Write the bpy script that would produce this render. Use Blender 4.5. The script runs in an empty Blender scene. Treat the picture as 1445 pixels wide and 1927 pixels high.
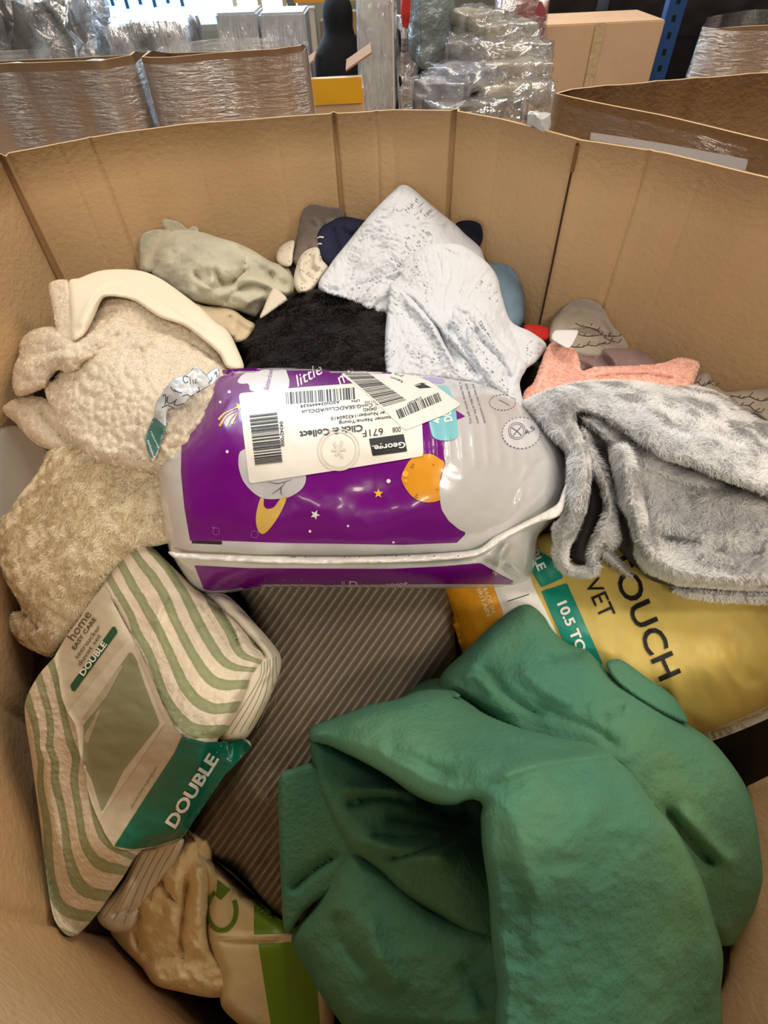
import bpy, bmesh, math, random
import numpy as np
from mathutils import Vector, Matrix
from mathutils.bvhtree import BVHTree
random.seed(7); rng = np.random.RandomState(7)
S = bpy.context.scene
COL = S.collection

# ------------------------------------------------------------------ camera
F = 1000.0; CX = 722.5; CY = 963.5; H = 1.95; RIM = H - 0.28
_vp = np.array([(760-CX)/F, -(1834-CY)/F, -1.0]); _up = -_vp/np.linalg.norm(_vp)
_f = np.array([0, 0, -1.0]); _fy = _f - _f.dot(_up)*_up; _fy /= np.linalg.norm(_fy)
M = np.array([np.cross(_fy, _up), _fy, _up])            # camera axes -> world
cam = bpy.data.cameras.new('camera'); camo = bpy.data.objects.new('camera', cam); COL.objects.link(camo)
mw = Matrix([list(M[i])+[0] for i in range(3)]+[[0, 0, 0, 1]]); mw.translation = (0, 0, H); camo.matrix_world = mw
cam.sensor_fit = 'HORIZONTAL'; cam.sensor_width = 36; cam.lens = 36*F/1445; cam.clip_start = 0.02; cam.clip_end = 100
S.camera = camo
S.view_settings.view_transform = 'Standard'; S.view_settings.look = 'None'
S.view_settings.gamma = 1; S.view_settings.use_curve_mapping = False
S.view_settings.exposure = 0.33
# ------------------------------------------------------------------ light
w = bpy.data.worlds.new('world'); S.world = w; w.use_nodes = True
bg = w.node_tree.nodes['Background']; bg.inputs[0].default_value = (0.90, 0.93, 1.0, 1); bg.inputs[1].default_value = 0.13
def area(name, loc, target, sx, sy, power, col):
    l = bpy.data.lights.new(name, 'AREA'); l.shape = 'RECTANGLE'; l.size = sx; l.size_y = sy; l.energy = power; l.color = col
    o = bpy.data.objects.new(name, l); COL.objects.link(o); o.location = loc
    o.rotation_euler = (Vector(target)-Vector(loc)).to_track_quat('-Z', 'Y').to_euler(); return o
WARM = (1.0, 0.88, 0.72); COOL = (0.62, 0.80, 1.0)
for i, (x, y, p) in enumerate([(-1.6, 1.9, 9), (0.2, 2.1, 34), (1.9, 2.2, 20), (-1.6, 4.6, 34), (0.4, 4.6, 34), (2.4, 4.6, 20)]):
    area('ceiling_lamp', (x, y, 4.6), (x, y, 0), 0.16, 1.5, p, WARM)
area('window_light', (-2.2, 7.4, 3.2), (0, 0.8, 1.2), 4.5, 2.2, 330, COOL)
area('added_front_fill', (.9, -2.9, 4.4), (0.1, 1.0, 1.4), 1.4, 0.3, 50, WARM)  # added unseen lamp behind the camera, lights the camera-facing walls
area('added_side_fill', (2.9, .1, 4.3), (-.1, .7, 1.3), .3, 1.4, 46, WARM)  # added unseen lamp, lifts the right-hand bin's inside and the left wall
area('added_front_fill', (-1.5, -2.3, 4.4), (0.1, 1.0, 1.4), 1.4, 0.3, 26, WARM)  # second added fill behind the camera, from the left

# ------------------------------------------------------------------ geometry helpers
def PX(px, py, D):
    px = np.asarray(px, float); py = np.asarray(py, float); D = np.asarray(D, float)
    c = np.stack([(px-CX)/F*D, -(py-CY)/F*D, -D], -1)
    return c @ M.T + np.array([0, 0, H])
def atz(px, py, z):
    d = PX(px, py, 1.0)-np.array([0, 0, H]); return np.array([0, 0, H]) + d*((z-H)/d[2])
BINP = [(-0.666, 1.141), (-0.481, 1.248), (-0.36, 1.285), (-0.193, 1.31), (-0.067, 1.326), (0.054, 1.331), (0.176, 1.306), (0.253, 1.226),
        (0.364, 1.081), (0.476, 0.983), (0.579, 0.856), (0.70, 0.74), (0.76, 0.45), (0.68, 0.12), (0.45, -0.09), (0.1, -0.14),
        (-0.28, -0.045), (-0.46, 0.07), (-0.61, 0.34), (-0.70, 0.75)]
def wallD(px, py):
    d = PX(px, py, np.ones_like(px))-np.array([0, 0, H])
    best = np.full(px.shape, 9.0)
    n = len(BINP)
    for i in range(n):
        a = np.array(BINP[i]); b = np.array(BINP[(i+1) % n]); e = b-a
        den = d[:, 0]*e[1]-d[:, 1]*e[0]
        den = np.where(abs(den) < 1e-9, 1e-9, den)
        t = (a[0]*e[1]-a[1]*e[0])/den; u = (a[0]*d[:, 1]-a[1]*d[:, 0])/den
        ok = (t > 0) & (u >= -0.001) & (u <= 1.001)
        best = np.where(ok & (t < best), t, best)
    return best
def cr(pts, n=8, closed=True, sharp=()):
    P = np.array(pts, float); N = len(P); out = []
    rng_ = range(N) if closed else range(N-1)
    for i in rng_:
        if closed: p0, p1, p2, p3 = P[(i-1) % N], P[i], P[(i+1) % N], P[(i+2) % N]
        else: p0, p1, p2, p3 = P[max(i-1, 0)], P[i], P[i+1], P[min(i+2, N-1)]
        m1 = (p2-p0)*0.5; m2 = (p3-p1)*0.5; L = np.linalg.norm(p2-p1)
        for m in (m1, m2):
            l = np.linalg.norm(m)
            if l > L: m *= L/l
        if i in sharp: m1 = (p2-p1)*0.5
        if (i+1) % N in sharp: m2 = (p2-p1)*0.5
        for k in range(n):
            t = k/n; t2 = t*t; t3 = t2*t
            out.append((2*t3-3*t2+1)*p1+(t3-2*t2+t)*m1+(-2*t3+3*t2)*p2+(t3-t2)*m2)
    if not closed: out.append(P[-1])
    return np.array(out)
def inside(pts, poly):
    x, y = pts[:, 0], pts[:, 1]; r = np.zeros(len(pts), bool); n = len(poly)
    for i in range(n):
        x1, y1 = poly[i]; x2, y2 = poly[(i+1) % n]
        if y1 == y2: continue
        c = ((y1 > y) != (y2 > y)) & (x < (x2-x1)*(y-y1)/(y2-y1)+x1); r ^= c
    return r
def pdist(pts, line, closed=False):
    """distance to a polyline: distance, nearest point, signed side, arc parameter 0..1"""
    best = np.full(len(pts), 1e9); near = np.zeros((len(pts), 2)); side = np.ones(len(pts)); arc = np.zeros(len(pts))
    L = np.array(line, float); n = len(L); segs = n if closed else n-1
    ls = [np.linalg.norm(L[(i+1) % n]-L[i]) for i in range(segs)]; tot = sum(ls)+1e-9; acc = 0
    for i in range(segs):
        a = L[i]; b = L[(i+1) % n]; e = b-a; l2 = e.dot(e)
        if l2 < 1e-9: continue
        t = np.clip(((pts-a) @ e)/l2, 0, 1); q = a+t[:, None]*e; v = pts-q; d = np.hypot(v[:, 0], v[:, 1])
        m = d < best; best = np.where(m, d, best); near[m] = q[m]
        s = e[0]*(pts[:, 1]-a[1])-e[1]*(pts[:, 0]-a[0]); side = np.where(m, np.sign(s), side)
        arc = np.where(m, (acc+t*ls[i])/tot, arc); acc += ls[i]
    return best, near, side, arc
def _h(ix, iy, s):
    v = np.sin(ix*127.1+iy*311.7+s*74.7)*43758.5453; return v-np.floor(v)
def vnoise(x, y, s=0.):
    ix = np.floor(x); iy = np.floor(y); fx = x-ix; fy = y-iy; fx = fx*fx*(3-2*fx); fy = fy*fy*(3-2*fy)
    a = _h(ix, iy, s); b = _h(ix+1, iy, s); c = _h(ix, iy+1, s); d = _h(ix+1, iy+1, s)
    return (a*(1-fx)+b*fx)*(1-fy)+(c*(1-fx)+d*fx)*fy-0.5
def fbm(x, y, s=0., o=3):
    r = 0; a = 1
    for k in range(o): r = r+a*vnoise(x*2**k+k*17, y*2**k-k*9, s+k); a *= .5
    return r
def worley(x, y, s=0.):
    ix = np.floor(x); iy = np.floor(y); best = np.full(x.shape, 9.)
    for dx in (-1, 0, 1):
        for dy in (-1, 0, 1):
            cx = ix+dx; cy = iy+dy; qx = cx+_h(cx, cy, s); qy = cy+_h(cx, cy, s+5)
            best = np.minimum(best, np.hypot(x-qx, y-qy))
    return best
def tps(ctrl):
    C = np.array(ctrl, float); X = C[:, :2]/500; v = C[:, 2]; n = len(C)
    if n < 4:
        A = np.c_[np.ones(n), X]; co = np.linalg.lstsq(A, v, rcond=None)[0]
        return lambda x, y: co[0]+co[1]*x/500+co[2]*y/500
    d = np.linalg.norm(X[:, None]-X[None], axis=-1); K = np.where(d > 0, d*d*np.log(d+1e-12), 0)+np.eye(n)*1e-3
    Pm = np.c_[np.ones(n), X]; A = np.block([[K, Pm], [Pm.T, np.zeros((3, 3))]]); sol = np.linalg.solve(A, np.r_[v, 0, 0, 0])
    def f(x, y):
        q = np.stack([x, y], -1)/500; r = sol[n]+sol[n+1]*q[..., 0]+sol[n+2]*q[..., 1]
        for i in range(n):
            dd = np.hypot(q[..., 0]-X[i, 0], q[..., 1]-X[i, 1]); r = r+sol[i]*np.where(dd > 0, dd*dd*np.log(dd+1e-12), 0)
        return r
    return f
def gridfill(poly, sp):
    """quad grid that fills an outline, its border vertices snapped onto the outline"""
    lo = poly.min(0)-sp; hi = poly.max(0)+sp
    nx = int((hi[0]-lo[0])/sp)+2; ny = int((hi[1]-lo[1])/sp)+2
    gx, gy = np.meshgrid(lo[0]+np.arange(nx)*sp, lo[1]+np.arange(ny)*sp); P = np.stack([gx.ravel(), gy.ravel()], -1)
    ins = inside(P, poly); d, near, _, _ = pdist(P, poly, True)
    ins2 = ins & (d > 0.35*sp)
    I = ins2.reshape(ny, nx); cells = I[:-1, :-1] | I[1:, :-1] | I[:-1, 1:] | I[1:, 1:]
    cy, cx = np.nonzero(cells); v0 = cy*nx+cx
    Q = np.stack([v0, v0+1, v0+nx+1, v0+nx], -1)
    used = np.unique(Q); mp = -np.ones(len(P), int); mp[used] = np.arange(len(used)); Q = mp[Q]
    V = np.where(ins2[:, None], P, near)[used]; dist = np.where(ins2, d, 0)[used]
    return V, Q, dist
OBJ = {}
def mesh_obj(name, verts, faces, mat, parent=None, uv=None, smooth=True, mats=None, fmat=None):
    verts = np.asarray(verts, float)
    org = np.array([verts[:, 0].mean(), verts[:, 1].mean(), verts[:, 2].min()])
    me = bpy.data.meshes.new(name); me.from_pydata((verts-org).tolist(), [], [tuple(int(i) for i in dict.fromkeys(f)) for f in faces if len(set(f)) > 2])
    for m in (mats or [mat]): me.materials.append(m)
    if smooth: me.polygons.foreach_set('use_smooth', [True]*len(me.polygons))
    if fmat is not None and len(fmat) == len(me.polygons): me.polygons.foreach_set('material_index', fmat)
    if uv is not None:
        ul = me.uv_layers.new(name='UVMap'); li = np.empty(len(me.loops), int); me.loops.foreach_get('vertex_index', li)
        ul.data.foreach_set('uv', np.asarray(uv, float)[li].ravel())
    me.validate(); me.update()
    o = bpy.data.objects.new(name, me); COL.objects.link(o)
    if parent is not None:
        o.parent = parent; o.location = Vector(org)-Vector(parent['_o'])
    else: o.location = org
    o['_o'] = list(org)
    return o
def empty(name, loc):
    o = bpy.data.objects.new(name, None); COL.objects.link(o); o.location = loc; o['_o'] = list(loc); o.empty_display_size = .05; return o
def tag(o, label=None, cat=None, group=None, kind=None):
    if label: o['label'] = label
    if cat: o['category'] = cat
    if group: o['group'] = group
    if kind: o['kind'] = kind
    return o
def foldfield(pts, folds):
    r = np.zeros(len(pts))
    for fo in folds:
        kind, line, amp, wd = fo[:4]; line = cr(line, 6, False) if len(line) > 2 else np.array(line, float)
        d, _, side, arc = pdist(pts, line); tp = np.clip(np.minimum(arc, 1-arc)/0.2, 0, 1); tp = tp*tp*(3-2*tp)
        if len(fo) > 4 and fo[4] == 'open': tp = np.ones_like(tp)
        if kind == 'ridge': r += amp*tp*np.exp(-(d/wd)**2)
        elif kind == 'crease': r -= amp*tp*np.exp(-(d/wd))
        elif kind == 'step':       # raised on the left-hand side of the line's direction, falls off gently
            s = -d*side; r += amp*tp*np.where(s > 0, np.exp(-s/wd)*np.clip(s/3, 0, 1), 0) - amp*0.5*tp*np.where(s <= 0, np.exp(s/(wd*.35)), 0)
    return r*1.35
def lay(out, D, T=.03, R=40, sp=6, thick=.03, folds=(), noise=(), wor=None, uv=None, smooth=8, sharp=(), clamp=True, closed=True, off=0, ripple=None):
    return dict(out=out, D=D, T=T, R=R, sp=sp, thick=thick, folds=folds, noise=noise, wor=wor, uv=uv, n=smooth, sharp=sharp, clamp=clamp, closed=closed, off=off, ripple=ripple)
def relief(name, layers, mat, parent=None):
    VV = []; FF = []; UU = []; base = 0
    if isinstance(layers, dict): layers = [layers]
    for L in layers:
        poly = cr(L['out'], L['n'], True, L['sharp']); V, Q, d = gridfill(poly, L['sp'])
        x, y = V[:, 0], V[:, 1]
        Df = tps(L['D'])(x, y) if not callable(L['D']) else L['D'](x, y)
        q = np.clip(d/L['R'], 0, 1); prof = np.sqrt(np.clip(1-(1-q)**2, 0, 1))
        rel = foldfield(V, L['folds'])*np.clip(d/(L['sp']*1.5), 0.25, 1)
        for (a, sx, sy, ang, sd) in L['noise']:
            ca, sa = math.cos(math.radians(ang)), math.sin(math.radians(ang))
            rel += a*2*fbm((x*ca+y*sa)/sx, (-x*sa+y*ca)/sy, sd)
        if L['wor']:
            a, c = L['wor']; wx = x+8*vnoise(x/22, y/22, 3); wy = y+8*vnoise(x/22, y/22, 4)
            rel += a*np.clip(1-(worley(wx/c, wy/c)/.85)**2, 0, 1)+a*.35*np.clip(1-(worley(wx/c*1.9, wy/c*1.9, 2)/.85)**2, 0, 1)
        Df = Df+L['off']
        if L['ripple']: rel = rel+L['ripple'](x, y)
        Dfr = Df+L['T']*(1-prof)-rel
        Dbk = Df+L['T']+L['thick']*prof+0.0005
        if L['clamp']:
            wd = wallD(x, y); Dfr = np.minimum(Dfr, wd-.014); Dbk = np.minimum(Dbk, wd-.008)
        Dbk = np.maximum(Dbk, Dfr+.0006)
        uv = np.stack([x, y], -1)*.001 if L['uv'] is None else L['uv'](x, y)
        A = PX(x, y, Dfr); n = len(A); bd = d <= 0
        if L['closed']:
            bi = np.arange(n); extra = np.nonzero(~bd)[0]; bi[extra] = n+np.arange(len(extra))
            B = PX(x[extra], y[extra], Dbk[extra]); Vt = np.vstack([A, B]); uvt = np.vstack([uv, uv[extra]])
            Fs = [f[::-1] for f in Q.tolist()]+[[int(bi[i]) for i in f] for f in Q.tolist() if any(bi[i] != i for i in f)]
        else: Vt = A; uvt = uv; Fs = [f[::-1] for f in Q.tolist()]
        VV.append(Vt); UU.append(uvt); FF += [[i+base for i in f] for f in Fs]; base += len(Vt)
    return mesh_obj(name, np.vstack(VV), FF, mat, parent, np.vstack(UU))
_bv = {}
def bvh(o):
    if o.name not in _bv:
        off = Vector(o['_o']); vs = [v.co+off for v in o.data.vertices]; _bv[o.name] = (BVHTree.FromPolygons(vs, [list(p.vertices) for p in o.data.polygons]), min((v-Vector((0, 0, H))).length for v in vs))
    return _bv[o.name][0]
def onto(target, V, off):
    """lay flat points on a surface, lifted by off metres"""
    ts = target if isinstance(target, (list, tuple)) else [target]
    out = np.full((len(V), 3), np.nan); o = Vector((0, 0, H))
    for i, (x, y) in enumerate(V):
        d = Vector(PX(x, y, 1.0))-o; d.normalize(); best = None
        for t in ts:
            hit, nrm, _, dist = bvh(t).ray_cast(o, d)
            if hit and (best is None or dist < best[1]): best = (hit, dist)
        if best: out[i] = best[0]-d*off
    bad = np.isnan(out[:, 0])
    if bad.any():
        good = np.nonzero(~bad)[0]
        for i in np.nonzero(bad)[0]:
            if len(good):
                j = good[np.argmin(((V[good]-V[i])**2).sum(1))]; t = np.linalg.norm(out[j]-np.array(o))
                d = Vector(PX(*V[i], 1.0))-o; d.normalize(); out[i] = np.array(o+d*t)
            else: out[i] = PX(*V[i], .6)
    return out
def decal(name, target, outs, mat, parent, off=.0008, sp=7, smooth=6, sharp=(), thick=0, stiff=0):
    """printed or glued areas: one object for all outlines"""
    VV = []; FF = []; UU = []; b = 0
    for out in outs:
        poly = cr(out, smooth, True, sharp) if smooth > 1 else np.array(out, float)
        V, Q, d = gridfill(poly, sp); A = onto(target, V, off)
        if stiff:
            o = np.array([0, 0, H]); t = np.linalg.norm(A-o, axis=1); u = (A-o)/t[:, None]; t0 = t.copy()
            ei = np.concatenate([Q[:, [0, 1]], Q[:, [1, 2]], Q[:, [2, 3]], Q[:, [3, 0]]]); cnt = np.zeros(len(t)); np.add.at(cnt, ei[:, 0], 1); np.add.at(cnt, ei[:, 1], 1)
            for _ in range(stiff):
                acc = np.zeros(len(t)); np.add.at(acc, ei[:, 0], t[ei[:, 1]]); np.add.at(acc, ei[:, 1], t[ei[:, 0]]); t = .5*t+.5*acc/np.maximum(cnt, 1)
            for _ in range(6):
                t = np.minimum(t, t0-off*.4); acc = np.zeros(len(t)); np.add.at(acc, ei[:, 0], t[ei[:, 1]]); np.add.at(acc, ei[:, 1], t[ei[:, 0]]); t = .6*t+.4*acc/np.maximum(cnt, 1)
            t = np.minimum(t, t0-off*.2); A = o+u*t[:, None]
        VV.append(A); UU.append(V*.001); FF += [[i+b for i in f[::-1]] for f in Q.tolist()]; b += len(A)
    return mesh_obj(name, np.vstack(VV), FF, mat, parent, np.vstack(UU))
def polyline_bars(quads):
    V = []; Fc = []
    for q in quads:
        n = len(V); V += [list(p) for p in q]; Fc.append([n, n+1, n+2, n+3])
    return V, Fc
def refine(V, Fc, maxlen):
    bm = bmesh.new(); vs = [bm.verts.new((p[0], p[1], 0)) for p in V]
    for f in Fc:
        try: bm.faces.new([vs[i] for i in f])
        except ValueError: pass
    for k in range(6):
        es = [e for e in bm.edges if e.calc_length() > maxlen]
        if not es: break
        bmesh.ops.subdivide_edges(bm, edges=es, cuts=1); bmesh.ops.triangulate(bm, faces=[f for f in bm.faces if len(f.verts) > 4])
    bm.verts.index_update(); V2 = np.array([v.co[:2] for v in bm.verts]); F2 = [[v.index for v in f.verts] for f in bm.faces]; bm.free(); return V2, F2
def flat_on(name, target, V, Fc, mat, parent, off=.0014, maxlen=14):
    V2, F2 = refine(V, Fc, maxlen); A = onto(target, V2, off)
    return mesh_obj(name, A, [f[::-1] if _area(V2, f) > 0 else f for f in F2], mat, parent, smooth=False)
def _area(V, f): return sum(V[f[i]][0]*V[f[(i+1) % len(f)]][1]-V[f[(i+1) % len(f)]][0]*V[f[i]][1] for i in range(len(f)))
def glyphs(s, p0, p1, hpx, bold=0.0, shear=0.0):
    """letters whose baseline runs p0 -> p1, capitals hpx tall; returns outline mesh in layout units"""
    cu = bpy.data.curves.new('t', 'FONT'); cu.body = s; cu.offset = bold; cu.resolution_u = 3; cu.shear = shear
    o = bpy.data.objects.new('t', cu); COL.objects.link(o); me = o.to_mesh()
    V = np.array([v.co[:2] for v in me.vertices]); Fc = [list(p.vertices) for p in me.polygons]; o.to_mesh_clear()
    bpy.data.objects.remove(o); bpy.data.curves.remove(cu)
    x0, x1 = V[:, 0].min(), V[:, 0].max(); p0 = np.array(p0, float); p1 = np.array(p1, float); d = p1-p0
    L = np.linalg.norm(d); d /= L; up = np.array([d[1], -d[0]])
    u = (V[:, 0]-x0)/(x1-x0)*L; v = V[:, 1]/0.73*hpx
    return (p0+u[:, None]*d+v[:, None]*up), Fc
def writing(name, target, items, mat, parent, off=.0016, maxlen=12):
    """every word or line of print is a piece of its own"""
    for it in items:
        V, Fc = glyphs(*it); flat_on(name, target, V, Fc, mat, parent, off, maxlen)
def barcode(a, b, hgt, n, seed):
    """bars set along a->b, each reaching hgt layout units across"""
    r = random.Random(seed); a = np.array(a, float); b = np.array(b, float); d = b-a; L = np.linalg.norm(d); d /= L; up = np.array([d[1], -d[0]]); q = []
    t = 0; ws = []
    while len(ws) < n*2: ws.append(r.choice([1, 1, 2, 3]))
    k = L/sum(ws)
    for i, w_ in enumerate(ws):
        if i % 2 == 0: q.append([a+d*t, a+d*(t+w_*k), a+d*(t+w_*k)+up*hgt, a+d*t+up*hgt])
        t += w_*k
    return q
def ribbon(line, wd):
    L = cr(line, 6, False) if len(line) > 2 else np.array(line, float); n = len(L); t = np.gradient(L, axis=0); t /= np.linalg.norm(t, axis=1)[:, None]+1e-9
    nn = np.stack([-t[:, 1], t[:, 0]], -1); ww = wd if hasattr(wd, '__len__') else [wd]*n
    ww = np.interp(np.linspace(0, 1, n), np.linspace(0, 1, len(ww)), ww)[:, None]/2
    V = np.vstack([L+nn*ww, L-nn*ww]); return V.tolist(), [[i, i+1, n+i+1, n+i] for i in range(n-1)]
def merge(parts):
    V = []; Fc = []
    for v, f in parts: b = len(V); V += [list(p) for p in v]; Fc += [[i+b for i in q] for q in f]
    return V, Fc
def circ(cx, cy, r, r2=None, n=20, a0=0): return [(cx+r*math.cos(2*math.pi*i/n+a0), cy+(r2 or r)*math.sin(2*math.pi*i/n+a0)) for i in range(n)]
def star(cx, cy, r, a=0):
    return [(cx+(r if i % 2 == 0 else r*.42)*math.cos(math.pi*i/5+a), cy+(r if i % 2 == 0 else r*.42)*math.sin(math.pi*i/5+a)) for i in range(10)]
def fan(pts):
    c = np.mean(pts, axis=0); n = len(pts); return [tuple(c)]+list(pts), [[0, 1+i, 1+(i+1) % n] for i in range(n)]

# ------------------------------------------------------------------ materials
def lin(c): return tuple((v/255/12.92 if v/255 <= .04045 else ((v/255+.055)/1.055)**2.4) for v in c)+(1,)
def mat(name, rgb, rough=.9, sheen=0., bumps=(), var=.0, vscale=8., spec=.3, coat=0., rgb2=None, metal=0., sheen_tint=None, emit=0, subs=0, v2=None, vdet=4, contrast=(.35, .65)):
    m = bpy.data.materials.new(name); m.use_nodes = True; nt = m.node_tree; N = nt.nodes; Lk = nt.links; b = N['Principled BSDF']
    b.inputs['Roughness'].default_value = rough; b.inputs['Specular IOR Level'].default_value = spec; b.inputs['Sheen Weight'].default_value = sheen
    b.inputs['Coat Weight'].default_value = coat; b.inputs['Coat Roughness'].default_value = .08; b.inputs['Metallic'].default_value = metal
    if sheen: b.inputs['Sheen Roughness'].default_value = .5; b.inputs['Sheen Tint'].default_value = sheen_tint or lin(rgb)
    if emit: b.inputs['Emission Color'].default_value = lin(rgb); b.inputs['Emission Strength'].default_value = emit
    tc = N.new('ShaderNodeTexCoord'); c1 = lin(rgb)
    if rgb2 is not None or var:
        n = N.new('ShaderNodeTexNoise'); n.inputs['Scale'].default_value = vscale; n.inputs['Detail'].default_value = vdet; Lk.new(tc.outputs['Object'], n.inputs['Vector'])
        r = N.new('ShaderNodeValToRGB'); r.color_ramp.elements[0].position = contrast[0]; r.color_ramp.elements[1].position = contrast[1]
        c2 = lin(rgb2) if rgb2 is not None else tuple(v*(1-var) for v in c1[:3])+(1,)
        r.color_ramp.elements[0].color = c2; r.color_ramp.elements[1].color = c1; Lk.new(n.outputs['Fac'], r.inputs['Fac']); Lk.new(r.outputs['Color'], b.inputs['Base Color'])
        if sheen: Lk.new(r.outputs['Color'], b.inputs['Sheen Tint'])
    else: b.inputs['Base Color'].default_value = c1
    prev = None
    for bp in bumps:
        kind, sc, st, dist = bp[:4]
        if kind == 'noise': t = N.new('ShaderNodeTexNoise'); t.inputs['Scale'].default_value = sc; t.inputs['Detail'].default_value = 4; out = t.outputs['Fac']
        elif kind == 'vor': t = N.new('ShaderNodeTexVoronoi'); t.inputs['Scale'].default_value = sc; out = t.outputs['Distance']
        elif kind in ('wave', 'waveuv'): t = N.new('ShaderNodeTexWave'); t.inputs['Scale'].default_value = sc; t.inputs['Distortion'].default_value = bp[5] if len(bp) > 5 else 1; t.bands_direction = bp[4] if len(bp) > 4 else 'X'; out = t.outputs['Fac']
        if len(bp) > 4 and isinstance(bp[4], tuple):
            mp = N.new('ShaderNodeMapping'); mp.inputs['Scale'].default_value = bp[4]; Lk.new(tc.outputs['Object'], mp.inputs['Vector']); Lk.new(mp.outputs['Vector'], t.inputs['Vector'])
        else: Lk.new(tc.outputs['UV' if kind == 'waveuv' else 'Object'], t.inputs['Vector'])
        bu = N.new('ShaderNodeBump'); bu.inputs['Strength'].default_value = st; bu.inputs['Distance'].default_value = dist; Lk.new(out, bu.inputs['Height'])
        if prev: Lk.new(prev.outputs['Normal'], bu.inputs['Normal'])
        prev = bu
    if prev: Lk.new(prev.outputs['Normal'], b.inputs['Normal'])
    return m
def film(name, alpha=.25, bump=.6, scale=30, tint=(235, 238, 245), stretch=(1, 1, 12), rough=.12, band=(1, 1, 1)):
    m = bpy.data.materials.new(name); m.use_nodes = True; nt = m.node_tree; N = nt.nodes; Lk = nt.links; N.remove(N['Principled BSDF']); out = N['Material Output']
    tr = N.new('ShaderNodeBsdfTransparent'); p = N.new('ShaderNodeBsdfPrincipled'); p.inputs['Base Color'].default_value = lin(tint); p.inputs['Roughness'].default_value = rough; p.inputs['Specular IOR Level'].default_value = 1.0
    gl = N.new('ShaderNodeBsdfGlossy'); gl.inputs['Roughness'].default_value = rough; gl.inputs['Color'].default_value = (1, 1, 1, 1)
    tc = N.new('ShaderNodeTexCoord'); mp = N.new('ShaderNodeMapping'); mp.inputs['Scale'].default_value = stretch; Lk.new(tc.outputs['Object'], mp.inputs['Vector'])
    n = N.new('ShaderNodeTexNoise'); n.inputs['Scale'].default_value = scale; n.inputs['Detail'].default_value = 5; n.inputs['Distortion'].default_value = .6; Lk.new(mp.outputs['Vector'], n.inputs['Vector'])
    bu = N.new('ShaderNodeBump'); bu.inputs['Strength'].default_value = bump; bu.inputs['Distance'].default_value = .02; Lk.new(n.outputs['Fac'], bu.inputs['Height'])
    Lk.new(bu.outputs['Normal'], p.inputs['Normal']); Lk.new(bu.outputs['Normal'], gl.inputs['Normal'])
    n2 = N.new('ShaderNodeTexNoise'); n2.inputs['Scale'].default_value = 5; mp2 = N.new('ShaderNodeMapping'); mp2.inputs['Scale'].default_value = band; Lk.new(tc.outputs['Object'], mp2.inputs['Vector']); Lk.new(mp2.outputs['Vector'], n2.inputs['Vector'])
    r = N.new('ShaderNodeMapRange'); r.inputs[1].default_value = .42; r.inputs[2].default_value = .66; r.inputs[3].default_value = alpha*.4; r.inputs[4].default_value = min(1, alpha*2.3); Lk.new(n2.outputs['Fac'], r.inputs[0])
    mg = N.new('ShaderNodeMixShader'); mg.inputs[0].default_value = .75; Lk.new(p.outputs[0], mg.inputs[1]); Lk.new(gl.outputs[0], mg.inputs[2])
    mx = N.new('ShaderNodeMixShader'); Lk.new(r.outputs[0], mx.inputs[0]); Lk.new(tr.outputs[0], mx.inputs[1]); Lk.new(mg.outputs[0], mx.inputs[2]); Lk.new(mx.outputs[0], out.inputs[0])
    return m
CARD = mat('cardboard', (204, 170, 128), .8, spec=.2, var=.12, vscale=3, bumps=[('noise', 90, .45, .004, (1, 1, 1.2)), ('noise', 300, .4, .0012, (1, 1, 2.0)), ('noise', 6, .4, .01)])
CARDO = mat('cardboard_outer', (206, 170, 136), .7, spec=.3, var=.1, vscale=4, bumps=[('noise', 12, .2, .01)])
CARDE = mat('cardboard_edge', (204, 172, 130), .9)
BLACKP = mat('black_print', (28, 27, 28), .55)
WHITEP = mat('white_print', (240, 238, 232), .45)
PAPER = mat('label_paper', (232, 226, 216), .42, spec=.4, bumps=[('noise', 30, .15, .003)])
PURPLE = mat('purple_print', (112, 0, 124), .3, spec=.25, coat=.3, bumps=[('noise', 14, .08, .006)])
SILVER = mat('silver_plastic', (205, 204, 205), .2, spec=.7, coat=.7, bumps=[('noise', 10, .3, .008), ('noise', 60, .12, .002)])
FILM = film('stretch_film', .13, 1., 20, stretch=(1, 1, 7), rough=.16, band=(1.4, 1.4, .25))
FILM2 = film('clear_wrap', .5, 1., 16, stretch=(1, 1, 1.5))
FILM3 = film('dense_wrap', .62, 1., 20, stretch=(2.2, 2.2, .5))

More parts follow.
